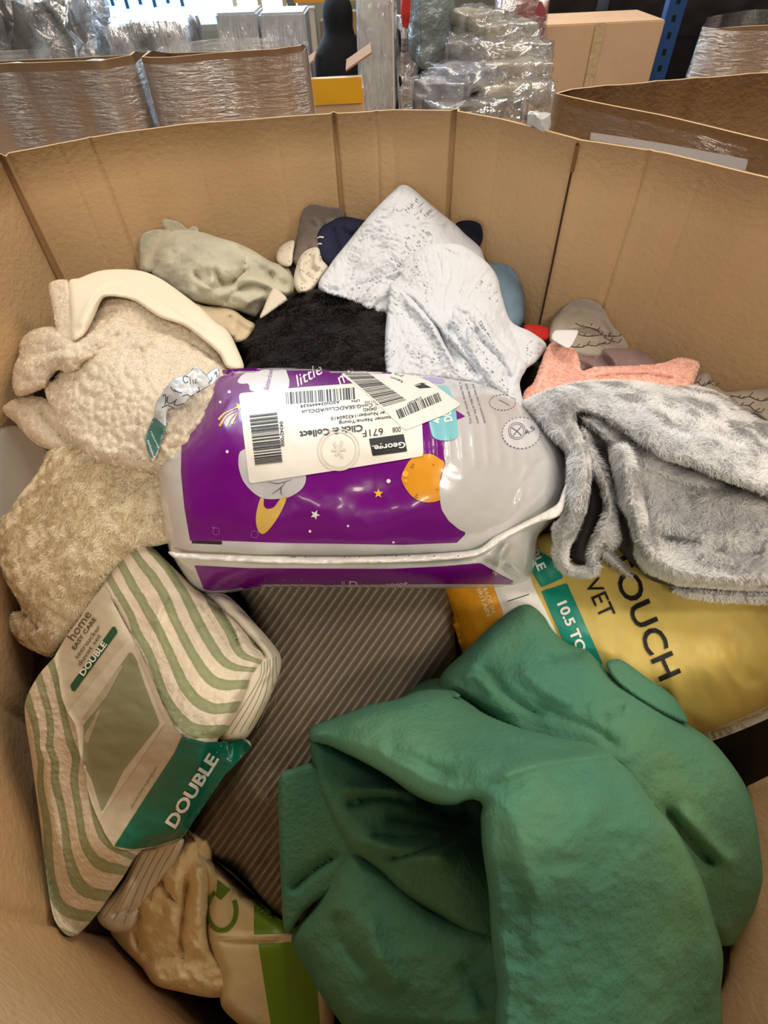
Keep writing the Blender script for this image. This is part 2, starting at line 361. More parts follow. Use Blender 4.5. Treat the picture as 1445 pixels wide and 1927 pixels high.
# ------------------------------------------------------------------ the building
def box(name, c, dims, m, parent=None, rz=0, bev=0, rx=0, ry=0):
    bm = bmesh.new(); bmesh.ops.create_cube(bm, size=1)
    bmesh.ops.scale(bm, vec=dims, verts=bm.verts)
    if bev: bmesh.ops.bevel(bm, geom=bm.edges[:], offset=bev, segments=2, affect='EDGES')
    R = Matrix.Rotation(rz, 3, 'Z') @ Matrix.Rotation(rx, 3, 'X') @ Matrix.Rotation(ry, 3, 'Y')
    V = [R @ v.co+Vector(c) for v in bm.verts]; Fc = [[v.index for v in f.verts] for f in bm.faces]; bm.free()
    return mesh_obj(name, [list(v) for v in V], Fc, m, parent, smooth=False)
def lump(name, c, dims, m, parent=None, amp=.03, fr=6, seed=0, rz=0, cuts=14, rnd=.3, ridg=0):
    """soft package: a rounded box whose skin is pushed in and out by noise"""
    from mathutils import noise
    bm = bmesh.new(); bmesh.ops.create_cube(bm, size=2); bmesh.ops.subdivide_edges(bm, edges=bm.edges[:], cuts=cuts, use_grid_fill=True)
    R = Matrix.Rotation(rz, 3, 'Z'); V = []
    for v in bm.verts:
        p = v.co.copy(); sph = p.normalized()*1.25; q = p.lerp(sph, rnd); q = Vector((q.x*dims[0]/2, q.y*dims[1]/2, q.z*dims[2]/2)); q = R @ q+Vector(c)
        n = noise.noise_vector((q+Vector((seed*7.3, seed, 0)))*fr); n2 = noise.noise_vector((q+Vector((seed, 0, seed*3)))*fr*2.7)
        q += Vector(n)*amp+Vector(n2)*amp*.5; V.append(list(q))
    Fc = [[v.index for v in f.verts] for f in bm.faces]; bm.free()
    return mesh_obj(name, V, Fc, m, parent)
FLOORM = mat('concrete', (122, 116, 108), .6, var=.25, vscale=2)
WALLM = mat('painted_block', (150, 146, 138), .9, var=.1, vscale=3)
tag(box('floor', (0, 4, -.05), (14, 16, .1), FLOORM), kind='structure')
tag(box('wall_back', (0, 9.6, 2.6), (14, .2, 5.2), WALLM), kind='structure')
tag(box('wall_left', (-5.2, 4, 2.6), (.2, 12, 5.2), WALLM), kind='structure')
tag(box('wall_right', (5.6, 4, 2.6), (.2, 12, 5.2), mat('dark_wall', (60, 56, 54), .9)), kind='structure')
COLM = mat('column_paint', (176, 172, 166), .6)
tag(box('trim_1', tuple(PX(172, 60, 3.9)*[1, 1, 0]+[0, 0, 2.4]), (.24, .24, 4.8), COLM), kind='structure')
# far glazed opening with blinds
wc = PX(262, 8, 6.2); SKY = mat('daylight_glass', (165, 215, 250), .3, emit=1.7)
wo = tag(empty('window_1', (wc[0], wc[1], wc[2]-.4)), kind='structure')
box('window_glass', (wc[0]+.15, wc[1], wc[2]+.25), (1.5, .03, .9), SKY, wo)
BL = mat('blind_blue', (70, 130, 190), .6)
for k in range(7): box('blind_slat', (wc[0]-.45+k*.16, wc[1]-.04, wc[2]+.22+(k % 2)*.03), (.035, .015, .5), BL, wo)
box('window_frame', (wc[0]+.15, wc[1]-.02, wc[2]-.22), (1.6, .08, .05), COLM, wo)
wc = PX(440, -10, 6.4)
wo = tag(empty('window_2', (wc[0], wc[1], wc[2]-.4)), kind='structure')
box('window_glass', (wc[0], wc[1], wc[2]+.25), (1.5, .03, .95), mat('daylight_warm_glass', (255, 240, 214), .3, emit=1.25), wo)
for k in range(5): box('window_bar', (wc[0]-.6+k*.3, wc[1]-.03, wc[2]+.2), (.05, .03, .9), mat('bar%d' % k, (214, 200, 170), .6), wo)

# ------------------------------------------------------------------ octagonal cardboard bins
def densify(pts, step):
    out = []; n = len(pts)
    for i in range(n):
        a = np.array(pts[i]); b = np.array(pts[(i+1) % n]); k = max(1, int(np.linalg.norm(b-a)/step))
        for j in range(k): out.append(a+(b-a)*j/k)
    return np.array(out)
def bin_wall(name, path, z0, z1, m, parent, creases=(), rows=20, thick=.007, step=.012, wob=.004, edge=None, topdip=None, out=0., sheet=False):
    P = densify(path, step); n = len(P); T = np.roll(P, -1, 0)-np.roll(P, 1, 0); T /= np.linalg.norm(T, axis=1)[:, None]
    ctr = np.mean(P, 0); Nn = np.stack([-T[:, 1], T[:, 0]], -1)
    if ((P-ctr)*Nn).sum() < 0: Nn = -Nn                         # outwards
    disp = np.zeros(n)
    for (cx, cy, dep, wd) in creases:
        d = np.hypot(P[:, 0]-cx, P[:, 1]-cy); disp += dep*np.exp(-(d/wd)**2)
    V = []; Fc = []; zs = np.linspace(z0, z1, rows)
    for side in (0, 1):
        for z in zs:
            wv = wob*np.sin(P[:, 0]*9+P[:, 1]*7+z*5)+wob*.6*np.sin(P[:, 0]*31+z*11)
            off = disp+wv+(thick if side else 0)+out; q = P+Nn*off[:, None]
            zz = z+(0 if topdip is None or z < z1-1e-6 else topdip(P)); V += [[q[i, 0], q[i, 1], (zz if np.isscalar(zz) else zz[i])] for i in range(n)]
    R = rows
    for s in (0, 1):
        for r in range(R-1):
            for i in range(n):
                j = (i+1) % n; b = s*R*n
                f = [b+r*n+i, b+r*n+j, b+(r+1)*n+j, b+(r+1)*n+i]; Fc.append(f if s else f[::-1])
    nm = [0]*len(Fc)
    for r in (0, R-1):
        for i in range(n):
            j = (i+1) % n; Fc.append([r*n+i, r*n+j, R*n+r*n+j, R*n+r*n+i]); nm.append(1 if r else 0)
    return mesh_obj(name, V, Fc, m, parent, smooth=True, mats=[m, edge or m], fmat=nm)
def rimxy(px, py): p = atz(px, py, RIM); return float(p[0]), float(p[1])
def creaselist(l): return [(*rimxy(a, b), dep, wd) for a, b, dep, wd in l]
bin0 = tag(empty('cardboard_bin', (0, .6, 0)), 'big brown open cardboard bin heaped with bedding, filling the foreground', 'bin')
CR = creaselist([(8, 288, -.014, .006), (0, 291, .010, .006), (112, 271, .0035, .005), (170, 260, .003, .004), (218, 253, .0035, .005), (262, 247, .003, .005), (357, 233, .006, .005), (438, 226, .0035, .005), (515, 220, .006, .006), (628, 213, .009, .006), (708, 208, .0035, .005), (855, 208, .009, .006), (945, 224, .0045, .005), (1220, 284, .003, .006), (1330, 306, .003, .006)])
CR = [(a, b, c*1.5+.001, max(.0035, d*.75)) for a, b, c, d in CR]
CR += [(*rimxy(1098, 264), -.003, .014)]
CR += [(-.70, .75, .01, .008), (-.61, .34, .006, .01), (-.46, .07, .006, .01)]
wall0 = bin_wall('bin_wall', BINP, .03, RIM, CARD, bin0, CR, rows=22, step=.0025, wob=.0035, edge=CARDE)
n_ = len(BINP); mesh_obj('bin_base', [[x, y, z] for z in (.012, .024) for x, y in BINP], [list(range(n_)), list(range(n_, 2*n_))[::-1]]+[[i, (i+1) % n_, n_+(i+1) % n_, n_+i] for i in range(n_)], CARDO, bin0, smooth=False)
sx, sy = rimxy(1088, 262); ex, ey = rimxy(1250, 292); sv = np.array([ex-sx, ey-sy]); sv /= np.linalg.norm(sv); nn = np.array([-sv[1], sv[0]]); nn = -nn if nn[1] > 0 else nn
slit = mat('slit_shadow_board', (70, 48, 30), .95)  # dark strip colour stands in for the shade in the gap between boards
p = np.array([sx, sy])+nn*.004; box('joint_gap_shade', (p[0]+.002, p[1]-.001, RIM-.36), (.0032, .006, .71), slit, bin0, rz=math.atan2(sv[1], sv[0])); box('torn_edge', (p[0]+.003, p[1]-.001, RIM-.028), (.007, .008, .04), mat('torn_board', (130, 88, 52), .95), bin0, rz=math.atan2(sv[1], sv[0])+.1)

def open_bin(label, path, z1, creases=(), wrap=None, zb=.0, m=CARDO, dip=None):
    e = tag(empty('cardboard_bin', (float(np.mean([p[0] for p in path])), float(np.mean([p[1] for p in path])), zb)), label, 'bin')
    o = bin_wall('bin_wall', path, zb+.01, z1, m, e, creases, rows=6, step=.03, edge=CARDE, topdip=dip)
    if wrap:
        zlo, zhi, amp = wrap; bin_wall('stretch_wrap', path, zlo, zhi, FILM, e, creases, rows=8, thick=.002, step=.03, out=.012)
    return e, o
GLUMP = mat('grey_bin_goods', (96, 95, 92), .4, var=.4, vscale=14, spec=.7)
DIP = lambda P: -np.clip(P[:, 1]-2.16, 0, 1)*.17
cA = [(*p, .008, .012) for p in [(-.77, 2.04), (-1.07, 2.06), (-.92, 2.07)]]
open_bin('brown cardboard bin in clear stretch film at the far left behind the front bin', [(-1.95, 2.2), (-1.45, 2.02), (-1.07, 2.06), (-.77, 2.04), (-.70, 2.10), (-.72, 2.32), (-1.0, 2.42), (-1.95, 2.45)], RIM, cA, (.3, RIM-.02, .012), dip=DIP)
open_bin('brown cardboard bin in shiny stretch film, second from the left in the row behind', [(-.655, 2.06), (-.59, 2.03), (-.41, 2.09), (-.27, 2.11), (-.20, 2.14), (-.19, 2.30), (-.30, 2.42), (-.52, 2.44), (-.66, 2.35)], RIM, [(-.59, 2.03, -.01, .01), (-.41, 2.09, .006, .01), (-.27, 2.11, .008, .01)], (.3, RIM-.015, .014), dip=DIP)
tag(lump('film_wrapped_goods', (-1.35, 2.24, RIM-.19), (1.1, .34, .30), GLUMP, None, .02, 9, 21), 'grey film covered goods filling the far left bin up to its rim', 'goods')
tag(lump('clear_film_bundle', (-.42, 2.26, RIM-.14), (.36, .24, .18), mat('brown_film_goods', (120, 96, 76), .4, var=.3, vscale=9, spec=.7), None, .014, 9, 22), 'brown film covered bundle inside the second bin', 'goods')
BINC = [(.41, 1.41), (.45, 1.44), (.53, 1.462), (.74, 1.49), (.91, 1.51), (1.3, 1.5), (1.5, 1.15), (1.35, .66), (.95, .66), (.67, 1.04), (.56, 1.21)]
eC, oC = open_bin('open empty-looking brown cardboard bin beside the right wall of the front bin', BINC, RIM, [(*rimxy(*p), .006, .01) for p in [(1142, 162), (1240, 154), (1310, 148), (1420, 139)]], None, m=CARD)
P_ = [np.array(p) for p in [(.42, 1.375), (.56, 1.195), (.66, 1.035), (.93, .665)]]; V = []; Fc = []
for k, z in enumerate(np.linspace(.9, RIM-.012, 24)):
    for i in range(60):
        t = i/59*3; a = int(min(t, 2)); p = P_[a]+(P_[a+1]-P_[a])*(t-a); r = .004*vnoise(np.array([i*.3]), np.array([k*2.3]))[0]
        V.append([p[0]-.006+r, p[1]-.004+r, z])
Fc = [[k*60+i, k*60+i+1, k*60+61+i, k*60+60+i] for k in range(23) for i in range(59)]
mesh_obj('stretch_wrap', V, Fc, FILM, eC)
st = decal('paper_strip', oC, [[(1112, 249), (1180, 259), (1260, 272), (1340, 287), (1408, 300), (1402, 321), (1330, 310), (1260, 293), (1180, 274), (1110, 263)]], mat('white_paper', (226, 224, 228), .7), None, off=.085, sp=4, smooth=1)
tag(st, 'long white paper strip stuck along the film wrapped wall of the right-hand bin', 'paper strip')

# ------------------------------------------------------------------ goods behind
GREYBAG = mat('grey_goods', (112, 110, 108), .5, var=.4, vscale=12); BLACKG = mat('black_goods', (30, 30, 32), .4, var=.5, vscale=9)
def wrapped(name, label, cat, px, py, D, dims, m, wm=FILM2, amp=.02, seed=0, rz=0, rnd=.15, ground=True, fr=6, group=None):
    c = PX(px, py, D); top = c[2]; e = tag(empty(name, (c[0], c[1], 0 if ground else top-dims[2])), label, cat, group)
    hz = dims[2]; lump('goods', (c[0], c[1], top-hz/2), (dims[0], dims[1], hz), m, e, amp, fr, seed, rz, 14, rnd)
    lump('clear_wrap', (c[0], c[1], top-hz/2), (dims[0]*1.07, dims[1]*1.07, hz*1.03), wm, e, amp*1.6, fr*1.6, seed+3, rz, 18, rnd)
    return e
wrapped('wrapped_pallet', 'bulging grey and black goods under clear film, far upper left behind the bins', 'pallet load', 40, -10, 3.4, (.72, .6, 1.75), GREYBAG, FILM2, .07, 1, fr=5)
wrapped('wrapped_pallet', 'dark grey wrapped load beside the pale column at upper left', 'pallet load', 290, 34, 3.6, (.48, .5, 1.45), mat('dark_grey_goods', (92, 96, 98), .4, var=.3, vscale=5), FILM3, .015, 4)
WC = mat('white_carton', (176, 178, 182), .5, var=.08)
for i, (a, b, lb) in enumerate([(412, 488, 'pale grey carton under film, left one of the pair beyond the second bin'), (492, 578, 'pale grey carton under film, right one of the pair beyond the second bin')]):
    p = PX((a+b)/2, 18, 3.5); wd = (b-a)/F*3.5; e = tag(empty('tall_carton', (p[0], p[1], 0)), lb, 'carton', 'pale cartons behind the second bin')
    box('carton_body', (p[0], p[1], p[2]/2), (wd*.96, .3, p[2]), WC, e, bev=.01, rz=-.03); box('clear_wrap', (p[0], p[1], p[2]/2), (wd*.99, .33, p[2]*1.003), FILM3, e, bev=.012, rz=-.03)
# shelf rack by the person
RW = mat('orange_beam', (214, 140, 40), .5); RG = mat('pale_shelf_goods', (196, 184, 160), .7)
p = PX(600, 0, 5.4); e = tag(empty('storage_rack', (p[0], p[1], 0)), 'far shelf rack with an orange beam behind the person in black', 'rack')
for dx in (-.28, .5): box('upright', (p[0]+dx, p[1], 1.1), (.06, .3, 2.2), mat('grey_steel_%d' % (dx > 0), (96, 98, 104), .5), e)
box('beam', (p[0]+.1, p[1]-.1, p[2]+.05), (.84, .06, .11), RW, e); box('beam', (p[0]+.1, p[1]-.1, p[2]-.62), (.84, .06, .09), RW, e)
for k, (dx, dz, sx_, sz_, c) in enumerate([(-.15, -.22, .2, .34, (188, 176, 158)), (.1, -.28, .22, .26, (120, 104, 90)), (.36, -.24, .2, .3, (150, 120, 80)), (-.05, -.82, .3, .3, (206, 196, 176)), (.3, -.85, .26, .3, (140, 110, 80))]):
    tag(box('stock_box', (p[0]+dx, p[1]+.02, p[2]+dz), (sx_, .2, sz_), mat('stock%d' % k, c, .7), bev=.008), ['pale box on the far rack, left of the black hood', 'brown box on the far rack, hidden mostly by the person', 'tan box on the far rack, right of the black hood', 'cream box on the lower shelf, left of the person', 'brown box on the lower shelf, behind the person'][k], 'box')
# person in a black hooded coat, seen from behind and to the side
def person():
    p = PX(634, -4, 4.0); top = p[2]; x0, y0 = p[0], p[1]; s = top/1.46
    bm = bmesh.new(); J = [(0, 0, .80, .15, .12), (0, 0, 1.0, .155, .12), (0, .0, 1.16, .15, .11), (0, 0, 1.235, .075, .07), (0, -.01, 1.30, .062, .062), (0, -.012, 1.37, .088, .098), (0, -.0, 1.44, .05, .055)]
    J += [(.085, 0, .74, .095, .095), (.09, .01, .42, .062, .062), (.09, .03, .07, .05, .05), (.09, -.11, .045, .045, .035), (-.085, 0, .74, .095, .095), (-.09, .01, .42, .062, .062), (-.09, .03, .07, .05, .05), (-.09, -.11, .045, .045, .035)]
    J += [(.165, 0, 1.13, .062, .06), (.20, .03, .92, .05, .05), (.15, -.14, .80, .042, .042), (.10, -.24, .83, .035, .03), (-.165, 0, 1.13, .062, .06), (-.20, .03, .92, .05, .05), (-.15, -.14, .80, .042, .042), (-.10, -.24, .83, .035, .03)]
    E_ = [(0, 1), (1, 2), (2, 3), (3, 4), (4, 5), (5, 6), (0, 7), (7, 8), (8, 9), (9, 10), (0, 11), (11, 12), (12, 13), (13, 14), (2, 15), (15, 16), (16, 17), (17, 18), (2, 19), (19, 20), (20, 21), (21, 22)]
    me = bpy.data.meshes.new('person'); me.from_pydata([(j[0]*s, -j[1]*s, j[2]*s) for j in J], E_, [])
    o = bpy.data.objects.new('person', me); COL.objects.link(o); md = o.modifiers.new('skin', 'SKIN')
    for i, j in enumerate(J): me.skin_vertices[0].data[i].radius = (j[3]*s, j[4]*s)
    me.skin_vertices[0].data[0].use_root = True; sb = o.modifiers.new('sub', 'SUBSURF'); sb.levels = 2; sb.render_levels = 2
    me.materials.append(mat('black_clothing', (16, 15, 17), .9)); o.location = (x0, y0, 0); o.rotation_euler = (0, 0, .35); o['_o'] = [x0, y0, 0]
    tag(o, 'person in a black hooded coat standing with their back turned beyond the bins', 'person')
    # hood and coat hem
    V = []; Fc = []; rings = [(1.49, .03, .03), (1.475, .075, .08), (1.43, .108, .118), (1.36, .118, .128), (1.29, .105, .11), (1.24, .13, .12), (1.16, .215, .15), (1.0, .225, .165), (.8, .235, .18), (.66, .24, .185)]
    for z, rx_, ry_ in rings: V += [[x0+s*rx_*math.cos(a*math.pi/10), y0+s*ry_*math.sin(a*math.pi/10)+.01, z*s] for a in range(20)]
    for r in range(len(rings)-1):
        for a in range(20): Fc.append([r*20+a, r*20+(a+1) % 20, r*20+20+(a+1) % 20, r*20+20+a])
    Fc.append(list(range(20)))
    c = mesh_obj('hooded_coat', V, Fc, mat('black_coat', (14, 13, 15), .85, bumps=[('noise', 9, .5, .02)]), o)
    sbd = c.modifiers.new('sub', 'SUBSURF'); sbd.levels = 1; sbd.render_levels = 2
person()
# half open carton with a yellow panel
p = PX(630, 150, 2.15); e = tag(empty('low_carton', (p[0], p[1], 0)), 'brown carton with a yellow upper panel and open flaps, right of the second bin', 'carton')
box('carton_body', (p[0], p[1]+.12, p[2]/2-.02), (.225, .25, p[2]-.02), CARDO, e, rz=.03)
box('yellow_panel', (p[0], p[1]-.012, p[2]-.035), (.215, .006, .085), mat('yellow_card', (214, 160, 30), .5), e, rz=.03)
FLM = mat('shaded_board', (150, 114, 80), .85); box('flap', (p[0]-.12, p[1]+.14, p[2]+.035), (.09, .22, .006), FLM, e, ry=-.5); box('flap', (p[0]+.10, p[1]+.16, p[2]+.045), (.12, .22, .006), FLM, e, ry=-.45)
lump('clear_wrap', (p[0], p[1]+.1, p[2]/2-.1), (.25, .28, p[2]-.06), FILM, e, .008, 14, 2, 0, 12, .05)
# translucent wrapped column, dark wrapped load, blue-grey bag
wrapped('wrapped_roll', 'tall pale roll under tight shiny film, right of the person in black', 'roll', 706, -40, 2.7, (.19, .2, 1.72), mat('pale_roll', (206, 206, 204), .4, var=.2, vscale=14), FILM3, .012, 5, rnd=.25, fr=9)
wrapped('wrapped_pallet', 'black goods with a red top layer in clear film, beside the tall pale roll', 'pallet load', 782, 40, 2.8, (.19, .22, 1.5), BLACKG, FILM2, .02, 6, fr=9)
p = PX(775, 20, 2.55); tag(lump('red_pack', (p[0], p[1], p[2]), (.1, .1, .11), mat('red_pack', (196, 52, 46), .5), None, .008, 9, 3), 'small red pack on top of the black wrapped goods', 'pack')
p = PX(812, 45, 2.4); tag(lump('plastic_bag', (p[0], p[1], p[2]), (.17, .16, .30), mat('blue_grey_film', (118, 128, 130), .2, spec=.8, bumps=[('noise', 22, .9, .02)]), None, .02, 8, 4, .3), 'blue grey shiny plastic bag hanging over the black wrapped goods', 'bag')
p = PX(790, 135, 2.5); box('strap_post', (p[0]-.13, p[1]-.15, p[2]-.2), (.006, .006, 1.2), mat('pale_strap', (200, 196, 186), .5), bpy.data.objects['wrapped_pallet.002'])
bpy.data.objects['strap_post'].name = 'strap'
# heap of grey garments in clear polybags
GP = mat('grey_garment', (158, 150, 134), .7, var=.35, vscale=16, bumps=[('noise', 20, .6, .01)]); POLY = film('polybag', .24, 1., 14, stretch=(1, 1, 1))
def polybag(px, py, D, w_, d_, h_, rz, seed, label, m=GP):
    p = PX(px, py, D); e = tag(empty('garment_pack', (p[0], p[1], p[2]-h_/2)), label, 'garment pack', 'grey garments folded in clear polybags')
    lump('folded_garment', tuple(p), (w_, d_, h_), m, e, .012, 11, seed, rz, 14, .12); lump('polybag', tuple(p), (w_*1.1, d_*1.1, h_*1.25), POLY, e, .016, 15, seed+1, rz, 16, .12)
GP2 = mat('dark_grey_garment', (112, 108, 104), .6, var=.4, vscale=16, bumps=[('noise', 20, .6, .01)]); GP3 = mat('silver_pack', (150, 150, 160), .3, var=.5, vscale=20, spec=.8)
for a in [(885, 205, 2.1, .34, .24, .07, .25, 1, 'lowest grey garment pack of the heap, just over the bin rim', GP2), (840, 172, 2.15, .2, .2, .09, -.5, 2, 'silvery garment pack at the left foot of the heap', GP3), (958, 172, 2.15, .27, .26, .07, .1, 3, 'second grey garment pack from the bottom on the right of the heap'),
          (880, 140, 2.15, .22, .24, .05, .6, 4, 'tilted silvery garment pack in the middle of the heap', GP3), (962, 128, 2.2, .25, .26, .06, .05, 5, 'grey garment pack in the middle right of the heap'), (958, 92, 2.25, .26, .26, .05, .15, 6, 'grey garment pack with dark corner tags, near the top of the heap'),
          (895, 88, 2.25, .22, .24, .05, -.2, 7, 'dark glossy garment pack near the top left of the heap', GP2), (940, 58, 2.3, .24, .24, .06, .3, 8, 'second grey garment pack from the top of the heap'), (895, 35, 2.35, .2, .24, .05, .4, 9, 'topmost grey garment pack of the heap')]: polybag(*a)
wrapped('wrapped_bundle', 'dull red bundle in clear film behind the garment heap', 'bundle', 985, -20, 2.7, (.24, .2, 1.62), mat('dull_red', (128, 44, 46), .5), FILM2, .015, 8)
p = atz(1012, 226, RIM+.012); e = tag(lump('film_twist', tuple(p), (.026, .034, .022), mat('white_film_twist', (190, 190, 190), .25, spec=.8), None, .006, 30, 4, .6, 8), 'small white twist of film between the two bins', 'film scrap')
p = PX(905, 215, 2.12); zt = float(p[2])-.035; e = tag(empty('base_carton', (p[0], p[1], 0)), 'brown carton that carries the heap of garment packs', 'carton')
box('carton_body', (p[0], p[1]+.02, zt/2), (.46, .34, zt), CARDO, e, bev=.004)
# cartons, blue rack upright and dark goods at the right
p0 = PX(1000, 45, 2.85); p1 = PX(1240, 40, 2.95); c = (p0+p1)/2; e = tag(empty('brown_carton', (c[0], c[1]+.2, 0)), 'large brown taped carton behind the heap of garment packs', 'carton')
z = float(c[2]); box('carton_body', (c[0], c[1]+.2, z/2), (float(np.linalg.norm(p1-p0)), .42, z), CARDO, e, bev=.006, rz=.02)
box('packing_tape', (c[0]+.02, c[1]-.02, z/2), (.05, .006, z), mat('tape', (196, 170, 130), .15, spec=.8, bumps=[('noise', 30, .8, .01)]), e, rz=.02)
open_bin('brown cardboard bin at the upper right, right of the blue rack upright', [(1.13, 2.32), (1.17, 2.23), (1.44, 2.17), (1.9, 2.2), (2.1, 2.4), (1.9, 2.6), (1.42, 2.62), (1.22, 2.5)], RIM+.0, [(1.17, 2.23, .006, .01), (1.44, 2.17, .006, .01)], (.3, RIM-.02, .008), dip=DIP)
p = PX(1255, 65, 3.15); e = tag(empty('rack_upright', (p[0], p[1], 0)), 'blue perforated steel rack upright between the carton and the right bin', 'rack')
box('post', (p[0], p[1], 1.3), (.1, .06, 2.6), mat('blue_steel', (30, 68, 122), .5, spec=.5), e)
HM = mat('slot_shadow_steel', (12, 18, 30), .8)
for k in range(8): box('slot', (p[0], p[1]-.031, p[2]-.3+k*.075), (.022, .004, .028), HM, e)
DK = mat('dark_textile', (40, 35, 34), .9, var=.5, vscale=4)
for a, lb in [((1050, 0, 3.6, .42, .4, .22, 1), 'dark goods on a rack above the big brown carton'), ((1185, 10, 3.8, .42, .4, .3, 2), 'dark folded goods behind the blue upright'), ((1345, 12, 3.7, .62, .4, .3, 3), 'dark goods on a rack above the upper right bin')]:
    p = PX(a[0], a[1], a[2]); tag(lump('dark_goods', (p[0], p[1], p[2]), (a[3], a[4], a[5]), DK, None, .03, 4, a[6]), lb, 'goods')
p = PX(1210, 60, 4.6); tag(box('backing_board', (p[0]+.2, p[1], 1.0), (2.4, .05, 2.9), mat('dark_backing', (26, 23, 24), .9)), 'dark backing panel of the rack at the upper right', 'panel')

# ================================================================== the heap of bedding
def off(L, dx=0, dy=0): return [(a+dx, b+dy) for a, b in L]
def cN(ox, oy, s): return lambda *pts: [(ox+x/s, oy+y/s) for x, y in pts]
c3 = cN(240, 340, 2.89); c4 = cN(700, 340, 1.9396); c5 = cN(260, 660, 2.89); c6 = cN(640, 660, 3.141); c7 = cN(0, 980, 2.58); c8 = cN(0, 1400, 2.408)
d1 = cN(0, 480, 3.01); d2 = cN(0, 820, 3.01); d3 = cN(960, 640, 2.979); d4 = cN(800, 1000, 2.24); d5 = cN(500, 1120, 1.529); d6 = cN(380, 1080, 2.779)
def one(L): return L[0]
def at(L, D): return [(x, y, d) for (x, y), d in zip(L, D)]

# filling under the visible layer
BASE = [(150, 540, 1.06), (400, 430, 1.2), (560, 420, 1.24), (740, 420, 1.24), (900, 430, 1.22), (1022, 590, 1.15), (1200, 650, 1.08), (1445, 730, 1.0), (30, 700, 1.02), (0, 900, .98),
        (250, 700, 1.0), (600, 650, 1.0), (850, 650, 1.02), (1100, 750, .98), (150, 1000, .96), (45, 1330, .9), (100, 1700, .80), (330, 1880, .72), (400, 1300, .86), (650, 1200, .86),
        (650, 900, .86), (1000, 900, .86), (1300, 900, .86), (1200, 1200, .80), (1440, 1300, .78), (900, 1600, .70), (1440, 1700, .76), (700, 1900, .72), (1400, 1900, .74)]
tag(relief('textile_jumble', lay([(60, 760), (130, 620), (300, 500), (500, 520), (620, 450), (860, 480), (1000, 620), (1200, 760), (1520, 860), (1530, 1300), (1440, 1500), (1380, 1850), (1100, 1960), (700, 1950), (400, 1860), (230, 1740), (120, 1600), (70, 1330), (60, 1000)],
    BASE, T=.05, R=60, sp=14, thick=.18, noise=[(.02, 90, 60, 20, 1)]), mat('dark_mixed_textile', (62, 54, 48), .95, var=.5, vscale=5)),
    'dark mixed textiles glimpsed in the gaps underneath the upper layer of bedding', 'textiles', kind='stuff')

# ---- grey green plush blanket at the back left
PLUSH = mat('grey_green_plush', (205, 200, 178), .95, sheen=.4, rgb2=(176, 172, 156), vscale=11, bumps=[('noise', 70, .5, .006), ('noise', 300, .4, .002)])
tag(relief('plush_blanket', [
    lay(c3((190, 215), (270, 222), (330, 262), (360, 245), (390, 275), (330, 330), (230, 300)), [(300, 430, 1.19), (350, 420, 1.19), (380, 450, 1.17)], T=.01, R=8, sp=4, thick=.012),
    lay(c3((68, 320), (110, 275), (230, 268), (260, 330), (200, 480), (110, 500), (70, 480)), [(270, 500, 1.13), (320, 430, 1.15), (300, 500, 1.10)], T=.02, R=10, sp=4, thick=.03, noise=[(.004, 14, 40, 0, 3)]),
    lay(c3((120, 470), (130, 400), (190, 310), (260, 270), (380, 275), (500, 310), (600, 340), (700, 390), (780, 440), (880, 480), (930, 600), (890, 640), (740, 700), (720, 750), (600, 710), (520, 690), (400, 670), (300, 640), (200, 560), (130, 510)),
        [(285, 500, 1.10), (330, 440, 1.09), (370, 500, 1.0), (450, 470, 1.05), (400, 560, .97), (480, 560, 1.0), (560, 540, 1.10), (540, 500, 1.13), (500, 600, 1.02)], T=.05, R=34, sp=3.2, thick=.08,
        folds=[('crease', c3((470, 460), (500, 540), (560, 560), (640, 490), (680, 470)), .035, 7), ('ridge', c3((430, 430), (470, 500), (450, 570), (370, 560)), .018, 10), ('crease', c3((350, 480), (420, 560), (490, 580), (540, 560)), .022, 6),
               ('ridge', c3((560, 545), (680, 540), (820, 590), (900, 620)), .02, 9), ('crease', c3((590, 600), (680, 570), (800, 610)), .018, 5), ('crease', c3((520, 690), (560, 620), (640, 580)), .015, 6), ('crease', c3((770, 480), (800, 560), (880, 600)), .018, 6),
               ('ridge', c3((680, 380), (720, 430), (800, 480), (880, 560)), .016, 9), ('crease', c3((600, 340), (650, 420), (620, 480)), .014, 7), ('ridge', c3((620, 680), (700, 640), (760, 620)), .014, 7)], noise=[(.005, 30, 15, 30, 5), (.0015, 9, 7, 10, 6)])], PLUSH),
    'grey green plush blanket lumped against the back left wall of the bin', 'blanket')
SATIN = mat('beige_satin', (203, 184, 152), .5, sheen=.2, spec=.4, var=.08)
tag(relief('satin_sheet', lay(c3((340, 660), (420, 680), (520, 690), (580, 705), (640, 750), (700, 790), (660, 850), (640, 870), (590, 880), (560, 860), (480, 800), (400, 740)), [(370, 575, .98), (440, 600, .96), (470, 640, .90), (420, 620, .93)], T=.02, R=14, sp=3.5, thick=.05,
    folds=[('ridge', c3((540, 740), (560, 800), (580, 860)), .014, 6), ('crease', c3((560, 720), (555, 780), (600, 830)), .02, 5), ('ridge', c3((600, 740), (650, 780), (690, 800)), .012, 6)]), SATIN),
    'beige satin sheet peeking out between the plush blanket and the sherpa throw', 'sheet')
tag(relief('white_cloth', lay(c3((800, 585), (870, 650), (800, 700), (720, 750), (740, 690), (770, 620)), [(510, 560, .98), (500, 590, .93), (530, 570, .97)], T=.01, R=8, sp=3, thick=.02), mat('white_cotton', (216, 204, 188), .8)),
    'pointed corner of off-white cloth above the black cushion', 'cloth')
